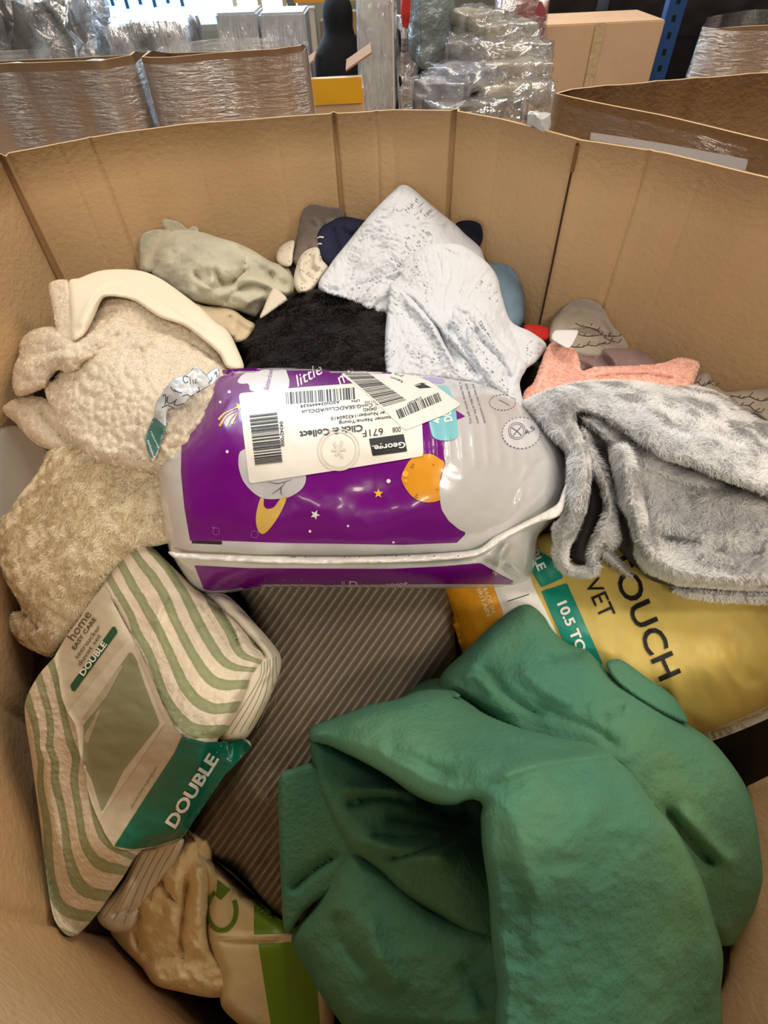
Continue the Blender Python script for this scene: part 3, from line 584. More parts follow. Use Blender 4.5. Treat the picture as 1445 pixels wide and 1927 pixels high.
# ---- pieces by the back wall
GF = mat('grey_fleece', (128, 118, 110), .95, sheen=.4, var=.18, vscale=14, bumps=[('noise', 120, .4, .003)])
tag(relief('grey_fleece', lay(c3((900, 400), (930, 260), (950, 165), (1000, 128), (1080, 140), (1165, 155), (1175, 210), (1110, 260), (1070, 350), (1000, 400), (930, 470), (895, 440)), [(570, 440, 1.22), (640, 400, 1.23), (580, 400, 1.22), (560, 490, 1.16), (610, 470, 1.14)], T=.03, R=14, sp=3, thick=.05,
    folds=[('crease', c3((990, 150), (1040, 210), (1080, 260)), .02, 5), ('ridge', c3((960, 200), (1000, 190), (1060, 250)), .014, 6), ('crease', c3((900, 420), (960, 390), (1000, 350)), .01, 4)]), GF),
    'grey fleece piece standing against the back wall of the bin', 'fleece')
DOTM = mat('dotted_muslin', (222, 214, 198), .9, bumps=[('noise', 40, .4, .004)])
dm = tag(relief('dotted_muslin', [lay(c3((810, 400), (840, 350), (905, 325), (900, 400), (890, 460), (850, 465), (815, 440)), [(530, 480, 1.17), (550, 470, 1.17), (540, 500, 1.12)], T=.02, R=10, sp=3, thick=.04),
    lay(c3((905, 520), (930, 430), (970, 380), (1040, 362), (1060, 430), (1090, 470), (1060, 520), (1000, 600), (940, 615), (910, 580)), [(570, 490, 1.12), (600, 480, 1.12), (570, 540, 1.04), (610, 530, 1.06)], T=.03, R=12, sp=3, thick=.05,
        folds=[('ridge', c3((950, 420), (950, 500), (990, 560)), .014, 5), ('crease', c3((970, 430), (970, 500), (1010, 540)), .02, 4), ('crease', c3((1010, 400), (1000, 460), (1040, 500)), .016, 4), ('ridge', c3((1030, 400), (1020, 450), (1060, 480)), .01, 4)])], DOTM),
    'white muslin with little grey dots between the grey fleece and the white bedspread', 'muslin')
r_ = random.Random(2); dots = []
for k in range(44):
    q = one(c3((r_.uniform(825, 1070), r_.uniform(360, 600))))
    if inside(np.array([q]), cr(c3((905, 520), (930, 430), (970, 390), (1030, 375), (1080, 470), (1000, 590), (940, 600)), 4))[0] or inside(np.array([q]), cr(c3((820, 400), (845, 360), (895, 340), (885, 450), (830, 440)), 4))[0]: dots.append(fan(circ(q[0], q[1], 1.1, n=6)))
flat_on('printed_dots', dm, *merge(dots), mat('dot_print', (128, 112, 100), .8), dm, .001)
NAVY = mat('navy_cotton', (34, 38, 68), .9, sheen=.2, var=.3, vscale=14, bumps=[('noise', 90, .3, .003)])
nv = tag(relief('navy_jersey', lay(c3((1030, 290), (1050, 255), (1110, 215), (1180, 195), (1290, 215), (1400, 240), (1330, 400), (1180, 440), (1110, 475), (1070, 450), (1040, 400), (1030, 340)), [(600, 440, 1.17), (650, 420, 1.19), (620, 490, 1.12), (700, 440, 1.2)], T=.03, R=14, sp=3.5, thick=.05,
    folds=[('crease', c3((1110, 230), (1130, 330), (1170, 430)), .014, 6), ('ridge', c3((1180, 230), (1230, 280)), .012, 8)]), NAVY), 'navy blue jersey cloth with two white stripes left of the white bedspread peak', 'cloth')
flat_on('white_stripes', nv, *merge([ribbon(c3((1026, 315), (1045, 306), (1066, 308)), 2.6), ribbon(c3((1028, 350), (1042, 342), (1056, 344)), 2.6)]), WHITEP, nv, .0015, 6)
tag(relief('navy_hood', lay([(858, 422), (872, 415), (892, 416), (905, 424), (908, 445), (903, 462), (890, 470), (870, 450)], [(880, 430, 1.19), (900, 450, 1.18), (870, 450, 1.18)], T=.02, R=10, sp=3, thick=.04), mat('dark_navy_cotton', (26, 28, 44), .9, var=.3, vscale=20)),
    'dark navy cloth corner behind the right slope of the white bedspread', 'cloth')
pb = tag(relief('blue_pillow', lay([(905, 500), (935, 495), (962, 505), (978, 530), (986, 560), (985, 600), (972, 620), (930, 622), (900, 560)], [(940, 530, 1.10), (970, 580, 1.06), (930, 600, 1.04), (960, 510, 1.15)], T=.06, R=28, sp=4, thick=.08, noise=[(.004, 20, 20, 0, 2)]), mat('pale_blue_satin', (110, 138, 160), .55, spec=.4, sheen=.2)),
    'plump pale blue pillow in the back corner right of the white bedspread', 'pillow')
tag(relief('red_cloth', lay([(985, 614), (1010, 611), (1032, 618), (1030, 640), (1000, 640)], [(1000, 620, 1.06), (1020, 630, 1.05), (1010, 612, 1.07)], T=.01, R=8, sp=3, thick=.02), mat('red_cotton', (190, 34, 28), .7)), 'scrap of bright red cloth in the back right corner', 'cloth')
# ---- patterned, mauve and pink pieces by the right wall
PT = mat('twig_print_cotton', (176, 164, 150), .85, var=.12, vscale=10, bumps=[('noise', 30, .3, .004)])
pt = tag(relief('twig_print_sheet', [
    lay(c4((655, 520), (700, 460), (760, 432), (810, 440), (845, 470), (880, 530), (930, 590), (935, 650), (860, 660), (720, 640), (650, 590)), [(1060, 580, 1.10), (1100, 570, 1.10), (1040, 620, 1.04), (1130, 640, 1.01), (1170, 650, 1.04)], T=.04, R=22, sp=4, thick=.06, noise=[(.004, 22, 30, 20, 1)],
        folds=[('crease', c4((700, 560), (780, 550), (860, 570), (920, 600)), .014, 5), ('ridge', c4((700, 540), (780, 530), (850, 545)), .012, 6), ('crease', c4((690, 500), (740, 480), (760, 450)), .010, 5), ('crease', c4((880, 540), (890, 590), (930, 620)), .016, 5), ('ridge', c4((830, 470), (850, 530), (880, 600)), .010, 7), ('crease', c4((760, 590), (830, 600), (880, 640)), .012, 4), ('crease', c4((650, 560), (680, 580), (690, 620)), .012, 5)]),
    lay(c4((1150, 740), (1170, 715), (1225, 700), (1250, 740), (1290, 770), (1380, 760), (1500, 765), (1560, 900), (1500, 930), (1400, 860), (1300, 830), (1180, 790)), [(1310, 710, .93), (1340, 725, .91), (1430, 740, .90), (1445, 790, .86), (1380, 770, .87)], T=.03, R=14, sp=4, thick=.05, noise=[(.003, 16, 30, 20, 4)],
        folds=[('crease', c4((1225, 705), (1250, 750), (1290, 780), (1340, 830)), .016, 5)])], PT), 'grey beige sheet with a fine dark twig print bunched against the right wall', 'sheet')
tw = []; r_ = random.Random(5)
for (x0, y0, x1, y1) in [(720, 600, 860, 600), (700, 560, 900, 560), (740, 520, 900, 590), (1310, 780, 1450, 800), (1280, 800, 1420, 840), (1180, 740, 1250, 745)]:
    pl = [one(c4((x0+(x1-x0)*t/6+r_.uniform(-4, 4), y0+(y1-y0)*t/6+r_.uniform(-8, 8)))) for t in range(7)]; tw.append(ribbon(pl, 1.5))
    for q in pl[1:]: tw.append(ribbon([q, (q[0]+r_.uniform(3, 9), q[1]-r_.uniform(3, 8))], 1.5))
flat_on('twig_print', pt, *merge(tw), mat('twig_ink', (70, 58, 54), .8), pt, .0012, 6)
MV = mat('mauve_satin', (140, 116, 116), .55, sheen=.3, spec=.4, var=.15, vscale=9)
tag(relief('mauve_sheet', lay(c4((720, 620), (800, 625), (840, 612), (960, 615), (1000, 630), (1060, 668), (1160, 680), (1180, 740), (1000, 740), (800, 700), (720, 700)), [(1080, 665, .99), (1140, 662, .98), (1240, 680, .96), (1120, 700, .93), (1280, 710, .93)], T=.03, R=16, sp=4, thick=.05,
    folds=[('ridge', c4((840, 615), (870, 640), (900, 680)), .014, 5), ('crease', c4((830, 615), (840, 650), (880, 690)), .02, 5), ('crease', c4((960, 620), (1000, 660), (1060, 680)), .012, 6), ('ridge', c4((740, 640), (790, 660), (830, 690)), .012, 7), ('crease', c4((760, 630), (810, 650), (840, 680)), .012, 5), ('ridge', c4((920, 630), (980, 670), (1040, 690)), .010, 7)], noise=[(.004, 20, 14, 20, 3)]), MV), 'mauve grey satin cloth between the pink towel and the twig print sheet', 'cloth')
PINK = mat('pink_terry', (248, 196, 180), 1., sheen=.5, var=.10, vscale=16, bumps=[('noise', 130, .7, .004), ('vor', 220, .5, .002)])
pk = tag(relief('pink_towel', [
    lay(c4((590, 740), (640, 610), (670, 590), (740, 620), (755, 660), (765, 695), (815, 682), (960, 677), (1060, 668), (1130, 648), (1190, 665), (1185, 700), (1155, 755), (1060, 770), (960, 800), (840, 830), (700, 850), (560, 830), (558, 770)),
        [(1010, 700, .88), (1040, 660, .93), (1090, 690, .90), (1200, 700, .88), (1300, 690, .90), (1000, 740, .83), (1280, 720, .86), (1100, 730, .84)], T=.02, R=12, sp=3, thick=.03, noise=[(.003, 20, 20, 0, 1)],
        folds=[('ridge', c4((740, 620), (770, 700), (740, 770)), .01, 14), ('step', c4((1150, 735), (1000, 715), (860, 715), (740, 730)), .012, 10), ('crease', c4((1140, 728), (980, 706), (860, 712), (760, 740)), .012, 4), ('ridge', c4((600, 740), (640, 660)), .006, 10)])], PINK), 'salmon pink terry towel stretched over the cloths at the right', 'towel')
decal('trim_band', pk, [c4((1150, 752), (1125, 750), (1150, 715), (1165, 680), (1172, 658), (1190, 664), (1185, 700), (1168, 735))], mat('pale_peach_trim', (242, 200, 170), .6, spec=.4), pk, .001, 3)
tag(relief('care_label', lay(c4((655, 575), (670, 545), (750, 545), (750, 560), (720, 610), (680, 595)), [(1045, 630, .93), (1080, 625, .94), (1060, 650, .89)], T=.004, R=5, sp=3, thick=.004), mat('white_tag', (222, 220, 224), .6, bumps=[('noise', 40, .6, .004)])), 'white crumpled cloth label standing above the pink towel', 'label')

# ---- white quilted bedspread
WQ = mat('white_crinkle_cotton', (214, 218, 226), .9, sheen=.0, bumps=[('noise', 70, .35, .005, (1, 1, 2.4))])
qn = [(.004, 40, 30, 0, 2)]
def crinkle(x, y):
    wx = x+10*vnoise(x/30, y/30, 1)+4*vnoise(x/9, y/9, 2); wy = y+10*vnoise(x/30, y/30, 5)+4*vnoise(x/9, y/9, 6)
    an = 2.2*vnoise(x/120, y/120, 9); u = wx*np.cos(an)+wy*np.sin(an); v = -wx*np.sin(an)+wy*np.cos(an)
    return (.0038*(1-2.4*np.abs(vnoise(u/21, v/7.5, 4)*2))+.0011*(1-2*np.abs(vnoise(u/12, v/5, 7)*2)))
tag(relief('quilted_bedspread', [
    lay([(748, 352), (762, 348), (780, 358), (820, 392), (868, 432), (905, 468), (914, 492), (960, 560), (940, 640), (830, 640), (720, 600), (660, 590), (600, 545), (620, 500), (655, 455), (700, 400)],
        [(760, 352, 1.16), (650, 500, 1.05), (610, 545, .99), (700, 580, .96), (760, 450, 1.06), (900, 490, 1.12), (800, 560, 1.0), (850, 450, 1.14), (920, 620, 1.03)], T=.03, R=14, sp=2.5, thick=.05, noise=qn, ripple=crinkle,
        folds=[('step', [(815, 430), (812, 455), (800, 470), (760, 500), (700, 530), (640, 545)], .02, 26), ('crease', [(600, 545), (660, 545), (730, 525), (770, 520)], .012, 6), ('ridge', [(690, 590), (700, 560), (760, 540)], .010, 9)]),
    lay([(728, 560), (732, 532), (745, 522), (760, 488), (800, 462), (832, 458), (870, 462), (912, 490), (935, 520), (945, 560), (962, 605), (1000, 625), (1028, 650), (1010, 680), (985, 700), (975, 745), (985, 765), (930, 740), (860, 715), (760, 706), (726, 700), (727, 630)],
        [(740, 530, .98), (830, 460, 1.03), (930, 520, 1.04), (750, 620, .87), (740, 700, .82), (850, 560, .93), (850, 640, .84), (900, 600, .90), (960, 620, .97), (1020, 655, .96), (900, 700, .80), (970, 740, .80), (980, 690, .87)], T=.03, R=16, sp=2.5, thick=.06, noise=qn, ripple=crinkle, sharp=(0, 21),
        folds=[('crease', [(745, 545), (775, 590), (820, 620), (845, 665), (870, 700)], .028, 8), ('ridge', [(732, 535), (780, 560), (815, 600), (850, 640), (890, 690), (925, 720)], .02, 8), ('ridge', [(845, 585), (862, 575), (890, 600), (885, 640), (930, 690), (960, 735)], .022, 9),
               ('crease', [(850, 600), (845, 640), (880, 680), (905, 715)], .03, 8), ('crease', [(870, 580), (905, 620), (915, 660), (955, 700)], .022, 7), ('ridge', [(900, 560), (950, 630), (985, 680)], .014, 12), ('crease', [(950, 600), (975, 650), (980, 700)], .012, 6)]),
    lay([(846, 590), (868, 570), (890, 572), (915, 600), (940, 640), (990, 685), (978, 720), (984, 768), (945, 745), (915, 722), (885, 690), (862, 650), (850, 620)], [(860, 580, .895), (900, 620, .85), (940, 690, .80), (980, 750, .775), (980, 690, .84), (880, 680, .815)], T=.03, R=14, sp=2.5, thick=.03, ripple=crinkle, folds=[('crease', [(880, 590), (905, 640), (950, 690), (965, 740)], .016, 6), ('ridge', [(870, 620), (895, 670), (930, 715)], .008, 7)]),
    lay([(733, 534), (748, 540), (785, 566), (815, 600), (835, 645), (862, 690), (880, 716), (830, 714), (760, 708), (727, 704), (724, 640), (729, 580)], [(740, 545, .93), (740, 700, .785), (800, 620, .85), (860, 700, .785)], T=.02, R=10, sp=2.5, thick=.03, ripple=crinkle, sharp=(0,), folds=[('ridge', [(745, 545), (800, 600), (840, 660), (870, 712)], .010, 7), ('crease', [(738, 560), (790, 620), (830, 690)], .006, 8)])], WQ),
    'white crinkle quilted bedspread heaped into a peak against the back wall', 'bedspread')
# ---- black cushion
BF = mat('black_faux_fur', (15, 12, 12), .9, sheen=.12, sheen_tint=(.25, .2, .18, 1), bumps=[('noise', 60, .8, .01), ('noise', 220, .6, .004)], spec=.15)
blk = tag(relief('fur_cushion', lay([(443, 640), (470, 625), (480, 600), (500, 580), (540, 562), (580, 550), (610, 548), (650, 560), (700, 570), (740, 590), (760, 640), (750, 720), (600, 730), (470, 710), (462, 670)],
    [(590, 555, .95), (480, 610, .93), (455, 645, .90), (600, 690, .78), (480, 690, .82), (730, 600, .92), (740, 700, .80), (600, 620, .84)], T=.06, R=36, sp=4, thick=.1, noise=[(.004, 9, 22, 60, 1), (.004, 5, 8, 20, 5)],
    folds=[('ridge', [(470, 650), (540, 600), (620, 590), (690, 600)], .008, 18)]), BF), 'black faux fur cushion behind the purple duvet bag', 'cushion')

# ---- cream sherpa throw and teddy fleece
SH = mat('cream_sherpa', (230, 216, 194), 1., sheen=.2, var=.07, vscale=14, bumps=[('noise', 160, .5, .003)])
SHB = mat('cream_suede_back', (238, 226, 204), .9, sheen=.2, bumps=[('noise', 140, .3, .002)])
sh = tag(relief('sherpa_throw', [
    lay(d1((120, 490), (180, 430), (300, 410), (420, 480), (560, 410), (700, 400), (820, 470), (740, 540), (600, 580), (500, 600), (440, 650), (390, 665), (330, 650), (290, 690), (255, 745), (110, 800), (75, 740), (80, 640), (110, 570)), [(60, 640, .95), (30, 700, .93), (90, 720, .83), (130, 660, .80), (80, 620, .92), (230, 630, .84), (190, 670, .80)], T=.04, R=24, sp=3, thick=.04, wor=(.009, 13),
        folds=[('crease', d1((120, 560), (220, 560), (320, 540), (400, 520)), .012, 8), ('ridge', d1((130, 700), (200, 620), (300, 575), (420, 560)), .016, 14)]),
    lay(d1((20, 880), (60, 830), (140, 805), (230, 805), (300, 840), (420, 980), (460, 1110), (330, 1110), (230, 1080), (160, 1030), (100, 960)), [(15, 770, .93), (60, 750, .90), (60, 820, .87), (140, 850, .82), (140, 790, .84)], T=.03, R=22, sp=3.5, thick=.05, wor=(.007, 8),
        folds=[('crease', d1((220, 830), (250, 920), (330, 1010), (450, 1080)), .018, 8)]),
    lay(d1((250, 720), (380, 560), (480, 420), (620, 300), (760, 380), (900, 400), (1060, 430), (1190, 500), (1290, 640), (1330, 740), (1250, 900), (1000, 1230), (880, 1230), (700, 1200), (540, 1150), (420, 1060), (330, 930)),
        [(90, 720, .86), (160, 600, .88), (220, 590, .90), (330, 640, .86), (430, 690, .80), (250, 700, .75), (150, 760, .77), (200, 820, .71), (290, 870, .66), (330, 780, .67), (400, 720, .74)], T=.05, R=42, sp=3, thick=.07, wor=(.010, 14),
        folds=[('ridge', d1((420, 560), (560, 470), (680, 400), (800, 480), (820, 600)), .02, 16), ('crease', d1((270, 720), (340, 640), (400, 670)), .04, 10), ('ridge', d1((260, 760), (300, 660), (400, 600), (500, 560)), .018, 12), ('crease', d1((660, 250), (820, 370), (1000, 400), (1180, 540), (1280, 640)), .03, 12),
               ('crease', d1((560, 480), (600, 380), (640, 300)), .02, 10), ('ridge', d1((340, 950), (480, 1060), (700, 1160)), .012, 14)]),
    lay(d1((560, 240), (640, 225), (760, 250), (900, 340), (1040, 390), (1200, 500), (1300, 660), (1290, 760), (1100, 720), (800, 560), (600, 470), (500, 420)), [(190, 565, .93), (300, 590, .91), (430, 700, .83), (300, 640, .885), (230, 620, .90)], T=.02, R=20, sp=3, thick=.03, wor=(.006, 9)),
    lay(d1((280, 190), (290, 155), (350, 140), (385, 150), (400, 240), (410, 330), (420, 400), (440, 480), (370, 500), (310, 470), (320, 420), (300, 300)), [(95, 545, .93), (115, 530, .93), (130, 640, .85), (105, 630, .87)], T=.012, R=10, sp=3, thick=.02, wor=(.003, 5)),
    ], SH), 'cream curly sherpa throw piled in the left of the bin, above the teddy fleece', 'throw')
relief('suede_side', [
    lay(d1((390, 150), (450, 130), (560, 90), (690, 80), (820, 95), (920, 140), (1020, 210), (1150, 310), (1220, 380), (1290, 430), (1340, 520), (1380, 640), (1290, 640), (1240, 560), (1150, 480), (1040, 400), (900, 350), (760, 260), (640, 235), (580, 250), (520, 380), (470, 460), (410, 480), (395, 330)),
        [(130, 530, .92), (230, 508, .99), (340, 545, .96), (450, 660, .82), (140, 620, .83), (210, 570, .86), (280, 590, .86), (380, 640, .81), (430, 690, .77)], T=.022, R=13, sp=3, thick=.03,
        folds=[('step', d1((430, 450), (480, 330), (560, 200), (700, 160), (900, 260), (1100, 390), (1240, 480), (1310, 580)), .004, 18), ('ridge', d1((440, 430), (520, 280), (600, 190)), .008, 8)])], SHB, sh)
TD = mat('cream_teddy', (232, 216, 184), 1., sheen=.6, var=.16, vscale=55, bumps=[('noise', 110, .9, .006), ('noise', 260, .6, .003)])
tag(relief('teddy_blanket', [
    lay(d2((0, 490), (60, 430), (120, 340), (200, 240), (250, 160), (280, 90), (420, 60), (700, 100), (900, 150), (1000, 300), (1000, 560), (800, 640), (640, 760), (560, 900), (480, 1020), (360, 1160), (290, 1250), (190, 1210), (100, 1150), (65, 1080), (70, 1010), (130, 990), (80, 880), (20, 780), (-10, 650)),
        [(5, 1000, .86), (50, 920, .83), (180, 870, .74), (290, 900, .70), (320, 980, .68), (280, 1010, .67), (120, 1000, .76), (30, 1180, .84), (90, 1230, .78), (170, 1130, .72), (60, 1100, .79)], T=.05, R=42, sp=3.5, thick=.08, sharp=(16,),
        noise=[(.0025, 5, 5, 0, 1), (.003, 40, 50, 0, 2)], folds=[('crease', d2((120, 480), (110, 640), (150, 820), (220, 950)), .012, 8), ('crease', d2((120, 990), (180, 1040), (230, 1110)), .02, 7), ('crease', d2((220, 930), (330, 1000), (430, 1060)), .008, 8), ('ridge', d2((60, 640), (90, 780), (140, 900)), .010, 14)])], TD),
    'pale teddy fleece blanket bulging out below the sherpa throw, left of the striped duvet set', 'blanket')
fl = tag(relief('plastic_sheet', lay([(-30, 830), (0, 806), (40, 800), (90, 845), (95, 900), (60, 940), (0, 985), (-30, 1000)], [(-10, 830, .96), (60, 830, .95), (0, 950, .92)], T=.006, R=10, sp=6, thick=.005), mat('grey_polythene', (160, 152, 142), .35, spec=.5)), 'smooth grey plastic sheet between the left wall and the two cream throws', 'sheet')

# ---- green and cream recycled-content duvet bag at the bottom
CM = mat('cream_plush', (238, 214, 166), .95, sheen=.5, var=.12, vscale=12, bumps=[('noise', 60, .6, .008), ('noise', 200, .4, .002)])
tag(relief('cream_blanket', lay(c8((500, 850), (560, 820), (640, 690), (720, 590), (800, 470), (850, 400), (960, 420), (960, 620), (950, 900), (1100, 1100), (980, 1150), (800, 1120), (700, 1090), (640, 1010), (560, 930)), [(215, 1750, .76), (270, 1700, .70), (330, 1600, .68), (380, 1600, .68), (300, 1800, .70), (350, 1860, .68), (420, 1850, .68)], T=.03, R=24, sp=4, thick=.08,
    noise=[(.004, 18, 12, 60, 1)], folds=[('crease', c8((720, 600), (780, 700), (830, 740)), .02, 9), ('crease', c8((860, 560), (840, 700), (820, 880), (850, 1000)), .022, 9), ('ridge', c8((780, 560), (800, 700), (790, 900)), .014, 16), ('crease', c8((640, 740), (620, 850), (640, 960)), .016, 8), ('ridge', c8((900, 500), (900, 800), (900, 1000)), .012, 16), ('crease', c8((640, 1000), (760, 960), (880, 990)), .012, 8)]), CM),
    'cream plush blanket squeezed under the striped duvet set at the bottom of the bin', 'blanket')
RB = mat('cream_bag', (216, 196, 150), .45, spec=.5, bumps=[('noise', 18, .4, .01)])
rb = tag(relief('recycled_bag', lay(c8((880, 480), (1000, 560), (1120, 680), (1260, 790), (1450, 900), (1500, 1300), (1200, 1330), (1010, 1200), (1000, 1060), (940, 880), (930, 640)), [(380, 1650, .665), (450, 1680, .67), (520, 1760, .66), (400, 1800, .665), (560, 1880, .66), (450, 1880, .66)], T=.03, R=26, sp=5, thick=.08,
    folds=[('crease', c8((960, 880), (1080, 890), (1290, 890)), .008, 5), ('ridge', c8((960, 870), (1080, 876), (1290, 870)), .006, 5), ('crease', c8((990, 500), (970, 640), (960, 760)), .006, 5), ('crease', c8((1060, 640), (1050, 780), (1060, 860)), .004, 6)]), RB),
    'cream plastic duvet bag with a green circular arrow, under the corduroy cushion', 'bag')
GRN = mat('leaf_green_print', (104, 140, 26), .4, spec=.5)
decal('green_panel', rb, [c8((1150, 690), (1260, 790), (1400, 860), (1450, 880), (1300, 858), (1150, 862)), c8((1170, 908), (1300, 900), (1420, 900), (1450, 1290), (1230, 1290), (1200, 1100))], GRN, rb, .001, 6, 1)
arc = [one(c8((1003+66*math.cos(a), 755+92*math.sin(a)*.98))) for a in np.linspace(-.55, 4.25, 26)]
flat_on('circular_arrow', rb, *merge([ribbon(arc, 8.5), (c8((985, 615), (1045, 660), (1000, 708), (978, 690)), [[0, 1, 2, 3]])]), mat('moss_green_print', (92, 124, 36), .45), rb, .0016, 8)

# ---- brown grey corduroy cushion
def rib_coord(x, y): return tps([(x_, y_, v) for (x_, y_), v in RIBS])(x, y)
_dir = np.array([.58, -.815])
RIBS = []
for (x_, y_) in [(500, 1150), (700, 1150), (840, 1150), (480, 1300), (620, 1300), (780, 1250), (460, 1420), (560, 1450)]: RIBS.append(((x_, y_), (x_*.815+y_*.58)/13.5))
for (x_, y_, k) in [(380, 1560, 0), (400, 1610, 2.6), (450, 1660, 6.5), (500, 1710, 10.5), (430, 1560, 2.8), (490, 1620, 7), (520, 1500, 0)]:
    b_ = (x_*.815+y_*.58)/13.5; RIBS.append(((x_, y_), b_))
def rib_warp(x, y): return rib_coord(x, y)+.5*vnoise(x/40, y/90, 6)*np.clip((y-1350)/200, 0, 1)*2.2
def ribs(x, y): return .0030*np.abs(np.sin(np.pi*rib_warp(x, y)))**.6+.004*fbm(x/40, y/60, 4)*np.clip((y-1380)/150, 0, 1)*3
CD = mat('brown_grey_corduroy', (128, 114, 98), .95, sheen=.5, sheen_tint=(.55, .5, .42, 1), var=.12, vscale=30, bumps=[('noise', 260, .5, .003)])
_n = CD.node_tree; _b = _n.nodes['Principled BSDF']; _s = _n.nodes.new('ShaderNodeSeparateXYZ'); _n.links.new(_n.nodes['Texture Coordinate'].outputs['UV'], _s.inputs[0]); _m = _n.nodes.new('ShaderNodeMath'); _m.operation = 'FRACT'; _n.links.new(_s.outputs[0], _m.inputs[0]); _r = _n.nodes.new('ShaderNodeValToRGB'); _e = _r.color_ramp.elements; _e[0].position = .0; _e[0].color = lin((82, 73, 63)); _e[1].position = 1.; _e[1].color = lin((82, 73, 63))
for p_, c_ in ((.2, (98, 87, 74)), (.44, (112, 101, 86)), (.5, (186, 174, 150)), (.56, (112, 101, 86)), (.8, (98, 87, 74))): k = _e.new(p_); k.color = lin(c_)
_n.links.new(_r.outputs['Color'], _b.inputs['Base Color']); _n.links.new(_m.outputs[0], _r.inputs['Fac'])
cdy = tag(relief('corduroy_cushion', lay([(330, 1560), (360, 1555), (400, 1480), (440, 1400), (470, 1350), (470, 1150), (430, 1060), (620, 1040), (800, 1060), (842, 1120), (856, 1200), (850, 1260), (780, 1330), (700, 1450), (640, 1600), (580, 1730), (530, 1728), (490, 1690), (440, 1640), (395, 1610)],
    [(450, 1130, .73), (640, 1110, .72), (800, 1120, .73), (845, 1220, .74), (640, 1230, .66), (480, 1300, .66), (560, 1380, .62), (700, 1330, .64), (400, 1520, .65), (480, 1520, .615), (500, 1690, .665), (600, 1560, .60), (380, 1580, .68)], T=.05, R=40, sp=3, thick=.1, ripple=ribs, sharp=(0,),
    uv=lambda x, y: np.stack([rib_coord(x, y), y*.01], -1)), CD), 'brown grey ribbed corduroy cushion between the striped duvet set and the green blanket', 'cushion')
pip = cr(off([(358, 1560), (372, 1590), (400, 1613), (442, 1645), (492, 1694), (532, 1730)], -3, 3), 6, False)
relief('piping', lay(list(map(tuple, np.vstack([pip+np.array([2, -3]), (pip+np.array([-3, 4]))[::-1]])))[::3], [(370, 1590, .70), (530, 1730, .70), (440, 1650, .69)], T=.008, R=4, sp=2.5, thick=.008, noise=[(.004, 4, 4, 0, 3)]), mat('dark_cord_piping', (70, 60, 50), .95), cdy)

# ---- yellow duvet pack
YM = mat('pale_yellow_plastic', (206, 182, 98), .48, spec=.4, bumps=[('noise', 9, .2, .01)])
yd = tag(relief('duvet_pack', lay([(820, 1075), (900, 1060), (1000, 1010), (1200, 980), (1400, 980), (1530, 1000), (1560, 1200), (1500, 1300), (1445, 1338), (1380, 1368), (1325, 1388), (1280, 1400), (1150, 1360), (1000, 1290), (900, 1250), (868, 1226), (858, 1170), (838, 1130)],
    [(835, 1110, .76), (870, 1220, .75), (950, 1130, .70), (1010, 1040, .74), (1200, 1080, .72), (1445, 1110, .72), (1300, 1150, .675), (1180, 1250, .635), (1350, 1250, .635), (1310, 1370, .68), (1445, 1310, .68), (1500, 1200, .68)], T=.05, R=50, sp=5, thick=.13,
    folds=[('crease', d4((1275, 380), (1290, 520), (1330, 640)), .004, 8), ('crease', d4((1330, 440), (1345, 560), (1400, 660)), .004, 8), ('ridge', d4((1240, 480), (1300, 620), (1380, 700)), .004, 12), ('ridge', d4((1040, 560), (1060, 700), (1100, 780)), .004, 14)], noise=[(.002, 60, 25, 60, 2)]), YM),
    'fat yellow plastic duvet pack with large black capitals, under the grey fur throw', 'duvet pack')
decal('white_edge', yd, [[(1300, 1392), (1330, 1378), (1390, 1352), (1450, 1325), (1520, 1290), (1530, 1310), (1450, 1350), (1380, 1380), (1325, 1398)]], mat('white_film_edge', (225, 218, 200), .35, spec=.5), yd, .0012, 4, 3)
decal('white_panel', yd, [d4((230, 150), (288, 232), (330, 345), (300, 420), (560, 440), (540, 400), (455, 228), (440, 180))], WHITEP, yd, .0008, 5, 1)
orp = decal('orange_panel', yd, [d4((40, 215), (110, 180), (240, 200), (285, 235), (330, 345), (300, 430), (150, 505), (135, 440), (85, 320), (60, 260))], mat('orange_foil', (232, 160, 26), .25, spec=.6, coat=.5, bumps=[('noise', 20, .6, .008)]), yd, .001, 5, 1)
decal('teal_panel', yd, [d4((468, 78), (532, 112), (585, 195), (490, 236), (455, 180)), d4((490, 252), (598, 219), (750, 560), (640, 600), (600, 500))], mat('teal_print', (10, 136, 116), .35, spec=.5), yd, .0014, 5, 1)
writing('printed_word', yd, [('TOUCH', one(d4((755, 95))), one(d4((992, 634))), 45, .012), ('DUVET', one(d4((612, 90))), one(d4((742, 372))), 32), ][:2], BLACKP, yd, .002)
flat_on('printed_rule', yd, *ribbon(d4((347, 295), (438, 265)), 1.4), BLACKP, yd, .002)
writing('panel_word', yd, [('DOUBLE', one(d4((385, -35))), one(d4((478, 168))), 17, .03), ('10.5 TOG', one(d4((556, 305))), one(d4((664, 560))), 19, .03)], WHITEP, yd, .0024)
writing('small_word', yd, [('MADE IN', one(d4((238, 232))), one(d4((282, 345))), 9, .02), ('BRITAIN', one(d4((214, 236))), one(d4((262, 360))), 9, .02)], mat('cream_print', (246, 226, 170), .5), yd, .0024, 8)

